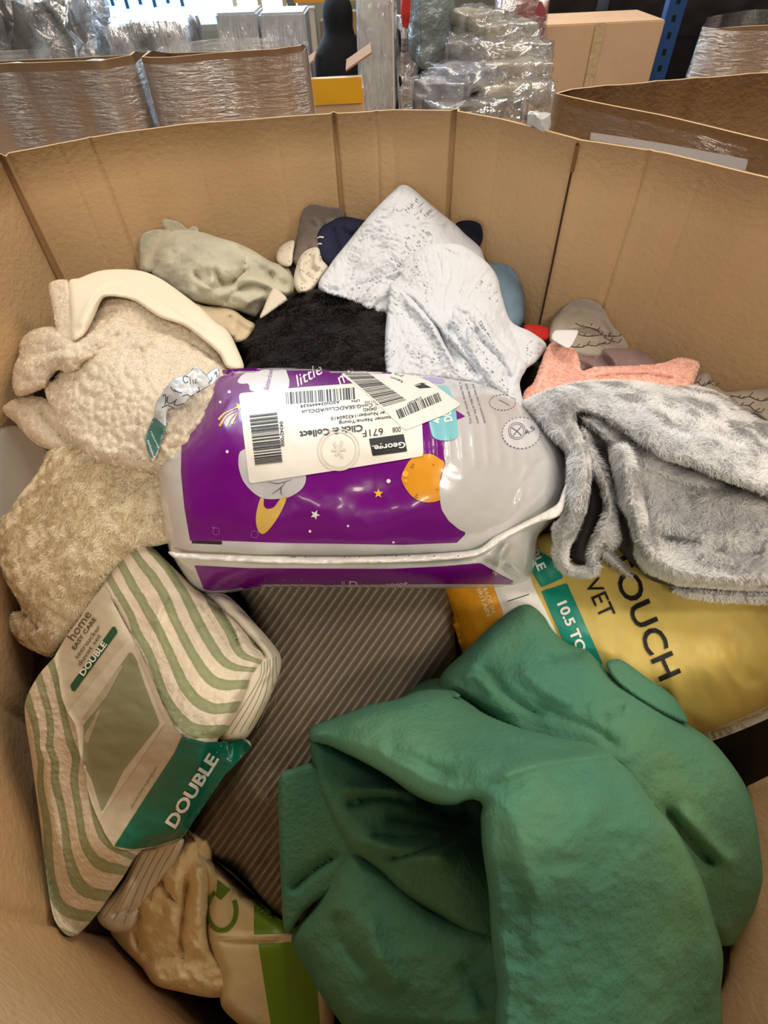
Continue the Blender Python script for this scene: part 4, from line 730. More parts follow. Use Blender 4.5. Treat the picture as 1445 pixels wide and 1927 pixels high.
# ---- striped seersucker duvet set in its card sleeve
def stripe_mat():
    m = mat('striped_seersucker', (226, 214, 192), .9, sheen=.2, bumps=[('noise', 90, .5, .004, (1, 1, 2.5)), ('noise', 240, .3, .002)])
    nt = m.node_tree; N = nt.nodes; Lk = nt.links; b = N['Principled BSDF']; tc = N['Texture Coordinate']
    sp = N.new('ShaderNodeSeparateXYZ'); Lk.new(tc.outputs['UV'], sp.inputs[0])
    nz = N.new('ShaderNodeTexNoise'); nz.inputs['Scale'].default_value = 120; Lk.new(tc.outputs['Object'], nz.inputs['Vector'])
    a = N.new('ShaderNodeMath'); a.operation = 'MULTIPLY_ADD'; a.inputs[1].default_value = .08; Lk.new(nz.outputs['Fac'], a.inputs[0]); Lk.new(sp.outputs[0], a.inputs[2])
    fr = N.new('ShaderNodeMath'); fr.operation = 'FRACT'; Lk.new(a.outputs[0], fr.inputs[0])
    r = N.new('ShaderNodeValToRGB'); e = r.color_ramp.elements; e[0].position = 0; e[0].color = lin((228, 214, 192)); e[1].position = .26; e[1].color = lin((228, 214, 192))
    for p_, c_ in ((.29, (148, 154, 116)), (.5, (158, 164, 126)), (.73, (146, 152, 114)), (.76, (228, 214, 192))): k = e.new(p_); k.color = lin(c_)
    Lk.new(fr.outputs[0], r.inputs['Fac']); Lk.new(r.outputs['Color'], b.inputs['Base Color']); return m
SC = []
for n, L in [(1, c7((540, 290), (600, 390), (640, 460), (665, 545), (715, 620), (790, 830), (850, 930), (940, 1010), (1070, 1012))),
             (2, c7((590, 210), (650, 330), (710, 430), (760, 500), (830, 650), (960, 870), (1040, 915), (1150, 900))),
             (3, c7((640, 130), (740, 260), (800, 350), (850, 480), (960, 680), (1030, 770), (1100, 795), (1190, 790))),
             (4, c7((720, 120), (850, 285), (920, 400), (1000, 560), (1100, 690), (1240, 712))),
             (5, c7((1000, 330), (1060, 440), (1130, 545), (1185, 660), (1250, 690))),
             (-5, c7((265, 730), (300, 890), (335, 1030))+c8((355, 60), (350, 240), (375, 420), (440, 530), (580, 570))),
             (-6, c7((200, 790), (240, 930))+c8((215, 20), (245, 150), (300, 400), (340, 590), (400, 672), (480, 690))),
             (-7, c7((145, 900), (185, 1060))+c8((190, 60), (215, 350), (240, 650), (285, 745), (420, 775)))]:
    SC += [(x, y, n) for x, y in L]
for (x, y), n in zip(c7((420, 900), (520, 760), (640, 900), (500, 1150))+c8((560, 420), (650, 440), (500, 250)), (-3.2, -1.8, -.9, -2.4, -3.2, -2.6, -2.9)): SC.append((x, y, n))
sfit = tps(SC)
packD = [(255, 1015, .70), (330, 1060, .66), (430, 1120, .64), (525, 1240, .60), (465, 1385, .575), (352, 1562, .60), (300, 1640, .63), (130, 1755, .70), (60, 1420, .71), (48, 1330, .72), (110, 1230, .72), (186, 1108, .71), (240, 1260, .655), (200, 1500, .665), (340, 1385, .575), (300, 1210, .635), (215, 1590, .61), (90, 1600, .71)]
ST = stripe_mat(); PS = mat('pinstriped_cotton', (222, 212, 192), .9, bumps=[('noise', 60, .3, .004)])
sd = tag(empty('striped_duvet_set', tuple(PX(260, 1380, .72))), 'green and cream striped duvet set folded in a card sleeve reading DOUBLE', 'duvet set')
rev = relief('pinstriped_reverse', [
    lay(c7((860, 235), (960, 330), (1100, 360), (1240, 500), (1355, 640), (1362, 720), (1300, 880), (1200, 1050), (1120, 1080), (1060, 1040), (1180, 800), (1180, 640), (1000, 380), (900, 300)),
        [(340, 1090, .70), (425, 1125, .66), (525, 1240, .625), (505, 1320, .61), (440, 1395, .60), (470, 1270, .60), (400, 1150, .66)], T=.03, R=16, sp=3.5, thick=.05, folds=[('crease', c7((1030, 400), (1180, 560), (1290, 665)), .014, 4), ('crease', c7((1100, 440), (1240, 600), (1310, 680)), .010, 4), ('ridge', c7((1230, 560), (1320, 680), (1260, 800)), .006, 6)]),
    lay(c8((630, 480), (700, 465), (830, 425), (800, 520), (740, 600), (640, 740), (600, 835), (510, 852), (440, 775), (560, 620)), [(300, 1610, .66), (340, 1590, .63), (215, 1750, .72), (190, 1720, .72), (270, 1680, .69)], T=.02, R=12, sp=3.5, thick=.03, folds=[('ridge', c8((600, 600), (520, 800)), .006, 8), ('crease', c8((500, 780), (640, 740)), .012, 4)])], PS, sd)
face = relief('striped_fabric', lay(c7((655, 85), (700, 90), (830, 215), (950, 330), (1040, 390), (1140, 480), (1230, 580), (1290, 660), (1265, 720), (1215, 800), (1150, 930), (1100, 1030), (1060, 1060))+c8((830, 400), (640, 485), (560, 600), (440, 770), (350, 865), (300, 865), (245, 790), (210, 600), (180, 350), (140, 50))+c7((120, 900), (180, 760), (280, 640), (480, 330), (600, 160)),
    packD, T=.035, R=24, sp=3.5, thick=.04, uv=lambda x, y: np.stack([sfit(x, y)+.5, y*.001], -1), noise=[(.0012, 6, 3, 30, 2), (.0018, 40, 30, 30, 7)],
    folds=[('crease', c7((545, 380), (600, 490), (655, 590)), .008, 4), ('ridge', c7((820, 330), (780, 420), (740, 520)), .006, 8), ('crease', c7((1040, 395), (1110, 500), (1170, 620)), .010, 3), ('crease', c7((970, 380), (1070, 560), (1140, 650)), .006, 3), ('ridge', c8((230, 200), (260, 420), (330, 640)), .005, 10), ('crease', c8((190, 60), (200, 250), (230, 480)), .006, 5)]), ST, sd)
pins = []
for k in range(5): pins.append(ribbon(c8((640-k*-38, 500-k*9), (560-k*-38, 650-k*9), (470-k*-45, 790+k*12)), .9))
for k in range(6): pins.append(ribbon(c7((1080+k*42, 1050-k*12), (1180+k*33, 900-k*10), (1262+k*16, 760-k*8), (1270+k*14, 690-k*6)), .9))
flat_on('pinstripes', [rev], *merge(pins), mat('thin_green_stripe', (112, 116, 86), .8), rev, .0009, 7)
SLM = mat('sleeve_card', (204, 192, 168), .5, spec=.4)
sl = decal('card_sleeve', [face, rev], [c7((500, 320), (390, 470), (268, 652), (285, 760), (300, 860), (330, 930), (362, 985), (385, 1090))+c8((382, 60), (395, 200), (440, 330), (515, 465), (600, 480), (700, 468), (820, 428), (852, 388), (1020, 140), (1140, 10))+c7((1180, 1055), (1100, 1070), (1000, 1073), (880, 1045), (830, 970), (780, 870), (720, 720), (660, 600), (600, 490), (545, 390))], SLM, sd, .005, 4, 2, stiff=25)
TEAL = mat('deep_teal_print', (0, 104, 82), .3, spec=.5)
decal('teal_band', sl, [c7((882, 1047), (1000, 1075), (1100, 1072), (1178, 1058))+c8((1140, 12), (1020, 140), (850, 390), (820, 427), (700, 466), (600, 478), (517, 463), (640, 270), (790, 40))], TEAL, sl, .0016, 4, 1)
decal('green_label', sl, [c7((553, 505), (572, 540), (355, 838), (340, 800))], mat('forest_green_print', (34, 90, 62), .4), sl, .0012, 4, 1)
decal('picture_border', sl, [c7((640, 560), (665, 640), (720, 790), (800, 985))+c8((460, 330), (400, 170))+c7((385, 1120), (372, 1000), (330, 930))], mat('sleeve_white', (216, 206, 186), .5), sl, .0006, 4, 1)
pic = decal('product_picture', sl, [c7((632, 632), (660, 670), (700, 790), (775, 985), (600, 1210))+c8((460, 312), (415, 160))+c7((400, 1170), (405, 1080), (405, 1000), (400, 960))], mat('sage_print', (152, 154, 124), .5, var=.08, vscale=9, bumps=[('noise', 200, .1, .002)]), sl, .0012, 4, 1)
decal('picture_fold', pic, [c7((405, 1050), (505, 870), (480, 940), (420, 1100)), c7((402, 960), (400, 1000), (520, 850), (632, 640), (520, 790))], mat('pale_sage_print', (188, 180, 152), .5), sl, .0006, 4, 1)
writing('size_word', sl, [('DOUBLE', one(c7((405, 755))), one(c7((520, 600))), 11, .03), ('DOUBLE', one(c8((792, 385))), one(c8((992, 68))), 23, .035)], WHITEP, sl, .0034, 8)
INK = mat('brown_ink', (92, 80, 62), .6)
writing('title_word', sl, [('home', one(c7((357, 585))), one(c7((445, 455))), 17), ('EASY CARE', one(c7((362, 628))), one(c7((468, 478))), 8, .02), ('seersucker', one(c7((375, 672))), one(c7((490, 515))), 9), ('duvet set', one(c7((390, 706))), one(c7((492, 558))), 9)], INK, sl, .0018, 8)
writing('web_line', sl, [('discover more at george.com', one(c8((597, 290))), one(c8((712, 105))), 5)], mat('grey_ink', (120, 108, 90), .6), sl, .0018, 8)

# ---- purple toddler duvet bag
bagD = [(300, 860, .64), (345, 780, .69), (440, 697, .73), (640, 695, .735), (860, 712, .735), (985, 765, .72), (1065, 870, .68), (1050, 965, .65), (318, 1040, .60), (500, 1050, .575), (700, 1050, .57), (880, 1040, .59), (1008, 1050, .64), (985, 1100, .67), (700, 1108, .64), (500, 1108, .64), (380, 1120, .65),
        (500, 950, .555), (700, 930, .545), (900, 920, .565), (500, 820, .585), (700, 800, .58), (900, 820, .60), (640, 730, .66), (860, 745, .67), (420, 800, .61), (400, 950, .575)]
bag = tag(empty('duvet_bag', tuple(PX(680, 1050, .72))), 'purple and silver plastic duvet bag covered in stuck-on barcode labels', 'duvet bag')
body = relief('plastic_body', lay([(395, 712), (440, 698), (520, 692), (640, 695), (760, 703), (860, 712), (940, 732), (985, 765), (1020, 803), (1060, 850), (1068, 895), (1060, 940), (1045, 975), (1012, 1010), (1008, 1050), (1000, 1085), (985, 1102), (900, 1108), (700, 1106), (500, 1106), (395, 1121), (368, 1112), (345, 1080), (325, 1048), (318, 1036), (308, 980), (300, 920), (295, 872), (305, 840), (338, 790), (366, 755)],
    bagD, T=.06, R=70, sp=3.5, thick=.16, folds=[('crease', [(330, 1052), (500, 1062), (700, 1062), (880, 1055), (960, 1010), (1050, 930)], .010, 9), 
           ('ridge', [(1010, 870), (985, 900), (975, 960)], .004, 7), ('crease', [(1040, 860), (1000, 880), (960, 960)], .004, 7), ('ridge', [(960, 1010), (935, 1060), (930, 1090)], .008, 8), ('crease', [(900, 1050), (960, 1080), (1000, 1100)], .006, 6)]
    +[('ridge', [(760+k*26, 730+k*6), (790+k*24, 790), (800+k*24, 870+k*4)], .0018, 5) for k in range(9)]+[('ridge', [(430+k*34, 1095), (425+k*36, 1075)], .0012, 6) for k in range(12)], noise=[(.0015, 60, 60, 0, 4)]), SILVER, bag)
cloud = c6((690, 1135), (748, 1078), (700, 1055), (640, 1005), (600, 940), (585, 860), (588, 780), (622, 665), (612, 600), (618, 520), (660, 420), (740, 388), (690, 355), (600, 300), (500, 170), (300, 128), (0, 112))
decal('purple_panel', body, [c5((460, 104))+c5((380, 190), (272, 318), (248, 400), (236, 480), (232, 660), (250, 850), (282, 1034), (455, 1034), (800, 1046), (1445, 1056))+cloud+c5((700, 96), (560, 95)),
    c5((305, 1168), (600, 1183), (1000, 1186))+c6((300, 1290), (600, 1275), (830, 1255), (960, 1330), (1050, 1374), (1030, 1382), (700, 1380), (0, 1384))+c5((700, 1288), (400, 1308), (356, 1296))], PURPLE, body, .0007, 5, 1)
decal('dark_strip', body, [c5((280, 1033), (455, 1036), (456, 1055), (282, 1048))], mat('dark_brown_print', (46, 30, 34), .4), body, .0012, 4, 1)
GRY = mat('cloud_grey_print', (196, 194, 196), .28, spec=.6, coat=.4)
decal('moon_print', body, [[one(c5(p)) for p in [(545, 590), (560, 545), (700, 500), (860, 560), (912, 680), (895, 745), (830, 792), (770, 805), (690, 805), (630, 775), (575, 715), (550, 650)]]], GRY, body, .0012, 4)
decal('cloud_print', body, [[one(c5(p)) for p in [(540, 165), (575, 125), (630, 118), (680, 105), (740, 98), (800, 104), (812, 130), (822, 165), (812, 210), (760, 222), (680, 225), (610, 215), (600, 180), (560, 180)]]], mat('cloud_white_print', (226, 222, 226), .3, spec=.6), body, .0012, 4)
ORG = mat('orange_print', (226, 152, 22), .3, spec=.5, coat=.4); YEL = mat('yellow_print', (240, 190, 30), .35, spec=.5)
pl = decal('planet_print', body, [[(one(c6(p))) for p in [(385, 690), (420, 640), (480, 615), (540, 612), (590, 640), (618, 665), (592, 750), (585, 830), (590, 880), (540, 895), (490, 893), (430, 865), (385, 810), (362, 750)]]], ORG, body, .0013, 4)
flat_on('planet_spots', [pl], *merge([fan(circ(*one(c6((x, y))), r, n=12)) for x, y, r in [(386, 728, 6), (388, 770, 3.2)]]), mat('pale_orange_print', (240, 180, 70), .4), body, .0009, 8)
flat_on('crater_dots', pl, *merge([fan(circ(*one(c6((x, y))), r, n=8)) for x, y, r in [(432, 672, 1.8), (420, 685, 1.5), (430, 690, 1.3), (552, 672, 1.5), (452, 853, 1.8), (445, 865, 1.5), (455, 868, 1.2), (573, 820, 1.4)]]), mat('brown_dot_print', (150, 96, 20), .4), body, .0010, 8)
o_ = c5((665, 800), (645, 870), (640, 930), (655, 985), (685, 995), (730, 950), (780, 870), (808, 795), (770, 808), (740, 850), (700, 860), (682, 840), (684, 805))
decal('ring_print', body, [o_], mat('gold_print', (214, 176, 84), .3, spec=.6, coat=.4), body, .0016, 3, 3)
flat_on('yellow_star', body, *fan(star(*one(c5((1306, 776))), 9.5, -.3)), YEL, body, .0017, 6)
flat_on('shooting_star', body, *merge([fan(star(*one(c5((548, 303))), 9, .3))]+[ribbon(c5(*q), [1, 4.5]) for q in [((530, 312), (470, 340), (437, 374)), ((532, 325), (480, 355), (442, 410)), ((536, 335), (500, 370), (480, 410)), ((540, 340), (525, 365), (508, 398))]]), YEL, body, .0017, 6)
for sh_ in [star(*one(c5((962, 892))), 9.5, .1)]+[circ(*one(c5((x, y))), r, n=10) for x, y, r in [(495, 223, 3), (446, 279, 2.6), (484, 549, 3), (1361, 709, 4), (934, 982, 2.6), (1141, 953, 2.2), (1388, 1042, 2.2)]]:
    flat_on('white_star', body, *fan(sh_), WHITEP, body, .0017, 6)
flat_on('thin_rings', body, *merge([ribbon(circ(*one(c5((x, y))), 6.5, n=20)+[circ(*one(c5((x, y))), 6.5, n=20)[0]], .8) for x, y in [(424, 982), (633, 998)]]+[ribbon(c5((398, 962), (420, 962)), .8), ribbon(c5((409, 950), (409, 974)), .8)]), mat('lilac_print', (170, 110, 180), .4), body, .0017, 8)
flat_on('moon_creases', body, *merge([ribbon(c5(*q), [.6, 1.6, .6]) for q in [((705, 712), (760, 722), (835, 700)), ((800, 715), (770, 750), (725, 780)), ((780, 735), (775, 770), (785, 785))]]), mat('charcoal_line_print', (70, 66, 70), .4), body, .0018, 6)
writing('bag_word', body, [('little', one(c5((868, 196))), one(c5((1010, 118))), 22, .0, .35), ('mh', one(c5((1100, 190))), one(c5((1185, 128))), 24, .0, .35)], WHITEP, body, .0018, 8)
writing('maker_words', body, [('Slumberdown', one(c5((708, 216))), one(c5((735, 105))), 10)], mat('violet_print', (110, 50, 140), .4), body, .0018, 8)
writing('lower_word', body, [('II', (643, 1104), (648, 1104), 11), ('D', (657, 1105), (673, 1105), 12, .02), ('uvet', (728, 1106), (768, 1104), 12, .02)], mat('pale_lilac_print', (206, 176, 206), .4), body, .0018, 8)
decal('size_badge', body, [[one(c6(p)) for p in [(528, 380), (600, 330), (560, 225), (620, 205), (655, 245), (680, 330), (697, 480), (690, 510), (660, 528), (600, 530), (555, 515), (535, 470)]]], mat('aqua_print', (128, 196, 204), .3, spec=.5, coat=.3), body, .0014, 4)
writing('badge_word', body, [('4.5', one(c6((595, 425))), one(c6((565, 372-20))), 12, .03), ('DUVET', one(c6((662, 415))), one(c6((640, 270))), 15, .03)], WHITEP, body, .0022, 8)
decal('lilac_patch', body, [c6((480, 150), (560, 158), (615, 172), (610, 190), (540, 188), (500, 165))], mat('lilac_patch_print', (168, 156, 206), .35), body, .0012, 3)
SMALL = mat('slate_print', (96, 90, 108), .45)
writing('blurb_line', body, [('The soft touch duvet for a', one(c6((782, 430))), one(c6((712, 185))), 5), ('lower tog to help keep their', one(c6((822, 425))), one(c6((748, 190))), 5), ('temperature, so your little one', one(c6((862, 425))), one(c6((790, 195))), 5)], SMALL, body, .0016, 8)
dash = []
for (cx_, cy_, rx_, ry_, n_) in [(1070, 485, 112, 92, 30), (960, 305, 78, 46, 24)]:
    for k in range(n_):
        a0 = 2*math.pi*k/n_; a1 = a0+2*math.pi/n_*.55; dash.append(ribbon([one(c6((cx_+rx_*math.cos(a0+(a1-a0)*t), cy_+ry_*math.sin(a0+(a1-a0)*t)))) for t in (0, .5, 1)], 1.4))
for r in (50, 40): C_ = circ(*one(c6((1045, 474))), r/3.14, n=24); dash.append(ribbon(C_+[C_[0]], .9))
dash += [ribbon(c6((1015, 455), (1045, 475), (1070, 500)), 1.6), ribbon(c6((1070, 450), (1045, 475), (1025, 500)), 1.6), ribbon(c6((940, 290), (980, 310), (1000, 325)), 1)]
roundel = decal('roundel', body, [[one(c6(p)) for p in circ(1070, 485, 116, 96, 16)]], mat('pale_disc_print', (216, 214, 216), .3, spec=.6), body, .0010, 5)
flat_on('dashed_roundels', body, *merge(dash), mat('indigo_line_print', (88, 84, 120), .45), body, .0019, 8)
writing('roundel_words', body, [('4.5', one(c6((1100, 500))), one(c6((1155, 462))), 9, .02)], mat('slate_word_print', (110, 106, 116), .45), body, .0020, 8)
seam = relief('seam', lay([(316, 1038), (340, 1040), (500, 1046), (700, 1047), (860, 1038), (900, 1032), (930, 1010), (980, 985), (1046, 950), (1058, 925), (1068, 905), (1064, 945), (1050, 972), (1010, 985), (960, 1010), (912, 1040), (880, 1050), (780, 1058), (600, 1062), (450, 1058), (330, 1050)], [(320, 1044, .585), (500, 1050, .556), (700, 1050, .55), (880, 1044, .572), (960, 1000, .59), (1055, 950, .625), (1066, 910, .655), (600, 1055, .555)], T=.006, R=6, sp=2.6, thick=.008, noise=[(.0015, 14, 5, 0, 3)]), mat('seam_plastic', (226, 222, 216), .25, spec=.7, coat=.4), bag)
flat_on('perforations', seam, *merge([fan(circ(x, 1047+(1 if x < 700 else -1), 1.2, n=6)) for x in (548, 552, 556, 575, 648, 677, 725, 746, 770, 817, 862)]), BLACKP, seam, .0008, 6)
# stuck-on labels
def rrect(pts, r=7):
    P = [np.array(p, float) for p in pts]; out = []
    for i in range(len(P)):
        a, b, c = P[i-1], P[i], P[(i+1) % len(P)]; u = (a-b)/np.linalg.norm(a-b); v = (c-b)/np.linalg.norm(c-b)
        for t in np.linspace(0, 1, 5): out.append(tuple(b+u*r*(1-t)**2+v*r*t**2))
    return out
lb = decal('shipping_label', body, [rrect([(449, 740), (562, 729), (672, 721), (790, 706), (797, 858), (640, 884), (469, 910)])], PAPER, body, .0022, 5, 1)
decal('logo_block', lb, [c6((170, 520), (375, 492), (397, 595), (192, 622))], BLACKP, lb, .0006, 4, 1)
writing('logo_words', lb, [('George.', one(c6((383, 538))), one(c6((188, 562))), 11.5, .02)], WHITEP, lb, .0016, 8)
writing('label_word', lb, [('Click & Collect', one(c5((1219, 402))), one(c5((876, 440))), 12.5, .025), ('671F', one(c5((1330, 420))), one(c5((1218, 432))), 13.5, .0), ('008', one(c5((1426, 413))), one(c5((1382, 417))), 10, 0),
    ('stomer Name:Young', one(c5((1385, 352))), one(c5((1090, 385))), 6.5, .01), ('er Number:143260410', one(c5((1340, 328))), one(c5((1046, 360))), 6.5, .01), (': (04342)', one(c5((1310, 304))), one(c5((1222, 314))), 6.2, .01), ('on: ConG:SEADCLut/ADCLut', one(c5((1330, 280))), one(c5((888, 324))), 6.5, .01),
    ('ASDJ034449539', one(c5((1096, 270))), one(c5((881, 294))), 5.5, .01), ('LPN', one(c5((1204, 264))), one(c5((1160, 268))), 4.5, .01), ('PS 01:04', one(c5((1320, 268))), one(c5((1232, 274))), 4, 0), ('04342*008', one(c5((768, 384))), one(c5((776, 520))), 7, .01)], BLACKP, lb, .0010, 8)
bars = barcode(one(c5((605, 352))), one(c5((636, 628))), 52, 26, 3); bars2 = barcode(one(c5((806, 290))), one(c5((1186, 262))), 22, 34, 4)
flat_on('barcode', lb, *polyline_bars(bars), BLACKP, lb, .0010, 14); flat_on('barcode', lb, *polyline_bars(bars2), BLACKP, lb, .0010, 14)
flat_on('faded_seal', lb, *merge([ribbon(circ(*one(c5((1090, 538))), r, n=30)+[circ(*one(c5((1090, 538))), r, n=30)[0]], 2.2) for r in (39, 33)]+[ribbon([one(c5(a)), one(c5(b))], 5) for a, b in [((1065, 500), (1110, 580)), ((1110, 490), (1075, 570)), ((1050, 540), (1130, 535))]]), mat('faint_cream_print', (216, 208, 194), .5), lb, .0010, 8)
l2 = decal('returns_label', body, [rrect([(640, 703), (668, 700), (706, 700), (752, 702), (806, 716), (868, 761), (838, 780), (762, 810), (700, 750)], 6)], PAPER, body, .0034, 5, 1)
b1 = [[one(c6(p)) for p in q] for q in []]
r_ = random.Random(8); q = []; A0 = np.array(one(c6((20, 130)))); A1 = np.array(one(c6((255, 330)))); B0 = np.array(one(c6((165, 130)))); B1 = np.array(one(c6((393, 290)))); t = 0
while t < 1:
    w_ = r_.choice([.012, .02, .032]); w2 = min(1, t+w_); f0 = A0+(A1-A0)*t; f1 = A0+(A1-A0)*w2; g0 = B0+(B1-B0)*t; g1 = B0+(B1-B0)*w2; q.append([f0, f1, g1, g0]); t = w2+r_.choice([.01, .018, .026])
flat_on('barcode', l2, *polyline_bars(q), BLACKP, l2, .0010, 14)
flat_on('barcode', l2, *polyline_bars(barcode(one(c6((350, 402))), one(c6((608, 292))), 12+5, 30, 12)), BLACKP, l2, .0010, 14)
writing('label_word', l2, [('01S69CERT', one(c6((478, 270))), one(c6((390, 312))), 5, .01), ('Return', one(c6((372, 176))), one(c6((300, 150))), 5, .01), ('Lets play', one(c6((372, 150))), one(c6((320, 130))), 4)], BLACKP, l2, .0010, 8)
flat_on('triangle_mark', l2, *merge([(c6((432, 205), (512, 190), (478, 190)), [[0, 1, 2]]), (c6((480, 188), (540, 218), (470, 222)), [[0, 1, 2]]), (c6((440, 208), (475, 225), (480, 200)), [[0, 1, 2]])]), BLACKP, l2, .0010, 8)

# ---- handwritten tape torn off the bag
TP = mat('pale_tape', (196, 198, 200), .3, spec=.6, bumps=[('noise', 20, .5, .006)])
tp = tag(relief('tape_strip', [lay(d1((1105, 630), (1150, 660), (1200, 720), (1180, 745), (1090, 800), (1010, 870), (950, 880), (940, 975), (910, 1070), (885, 1140), (858, 1175), (835, 1110), (818, 1035), (850, 960), (870, 910), (880, 850), (910, 790), (985, 700), (1060, 675)), [(300, 860, .63), (285, 830, .65), (310, 760, .65), (365, 700, .67), (395, 720, .66), (340, 740, .64)], T=.002, R=4, sp=3, thick=.0015, noise=[(.004, 26, 20, 40, 2)]),
    lay(d1((1160, 690), (1225, 635), (1245, 660), (1235, 700), (1190, 740)), [(390, 710, .67), (410, 700, .68), (400, 720, .66)], T=.002, R=4, sp=3, thick=.0015)], TP), 'curled pale tape strip with black handwriting and teal end, left of the purple bag', 'tape')
decal('teal_end', tp, [d1((870, 915), (940, 972), (912, 1060), (880, 1135), (862, 1160), (835, 1105), (822, 1035), (850, 965))], mat('dull_teal_print', (70, 120, 112), .4), tp, .0006, 3, 1)
writing('white_word', tp, [('marketplace', one(d1((832, 1050))), one(d1((868, 1150))), 5, .01), ('returns', one(d1((850, 1000))), one(d1((895, 1095))), 4, .01)], WHITEP, tp, .0016, 6)
INKB = mat('black_marker', (40, 40, 48), .6); hw = []
for q in [((1068, 690), (1045, 685), (1036, 705), (1050, 722), (1066, 715)), ((1076, 690), (1080, 730)), ((1092, 705), (1096, 730)), ((1112, 700), (1104, 722), (1118, 722)), ((1124, 745), (1130, 770), (1112, 775)), ((965, 745), (985, 770), (1000, 765)), ((985, 760), (1010, 775), (1030, 780)), ((920, 800), (935, 790), (938, 830), (930, 850)), ((950, 800), (945, 830), (965, 840), (990, 825)), ((1000, 815), (985, 845), (1010, 850), (1040, 840)), ((1030, 800), (1060, 790), (1080, 800), (1100, 790)), ((915, 865), (950, 850), (985, 870)), ((1180, 725), (1200, 705), (1195, 690)), ((1215, 675), (1225, 660), (1228, 690))]: hw.append(ribbon(d1(*q), 1.3))
flat_on('handwriting', tp, *merge(hw), INKB, tp, .0012, 5)
tag(relief('beige_scrap', lay([(305, 985), (315, 978), (330, 990), (330, 1015), (318, 1012), (306, 1002)], [(310, 985, .66), (325, 1000, .65), (318, 1010, .655)], T=.006, R=8, sp=2.5, thick=.01), SATIN), 'tiny beige fold poking out beneath the left edge of the purple bag', 'cloth')

# ---- pale grey fur throw with a dark lining
def furmat():
    m = mat('pale_grey_fur', (218, 216, 214), .9, sheen=.2, sheen_tint=(.8, .8, .85, 1), rgb2=(190, 190, 194), vscale=13, vdet=8, contrast=(.30, .60), bumps=[('noise', 130, .9, .006), ('noise', 300, .5, .003)]); return m
FUR = furmat(); LIN = mat('charcoal_lining', (66, 62, 62), .55, sheen=.3, var=.2, vscale=8, bumps=[('noise', 30, .3, .005)])
thr = tag(empty('fur_throw', tuple(PX(1230, 950, .80))), 'thick pale grey faux fur throw with dark lining, folded over at the right', 'throw')
fn = [(.003, 8, 12, 30, 1), (.0018, 4, 6, 60, 4)]
E1 = [(1100, 780, .68), (1200, 900, .66), (1300, 1000, .655), (1440, 1060, .65), (1080, 1000, .70), (1180, 1080, .66), (1440, 1110, .66), (1440, 900, .70), (1300, 850, .70), (1060, 860, .70)]
relief('lining', lay(d3((370, 390), (480, 440), (700, 560), (850, 650), (1150, 760), (1445, 890), (1600, 930), (1600, 1380), (1300, 1405), (1000, 1400), (800, 1350), (690, 1260), (560, 1150), (480, 1270), (330, 1265), (320, 1180), (420, 900), (430, 700), (375, 470)),
    [(x, y, d+.030) for x, y, d in E1], T=.01, R=20, sp=5, thick=.02, folds=[('crease', d3((440, 700), (530, 920), (440, 1240)), .02, 8), ('ridge', d3((600, 1000), (680, 1030), (690, 1200)), .015, 8), ('ridge', d3((500, 600), (560, 760), (570, 900)), .01, 10)]), LIN, thr)
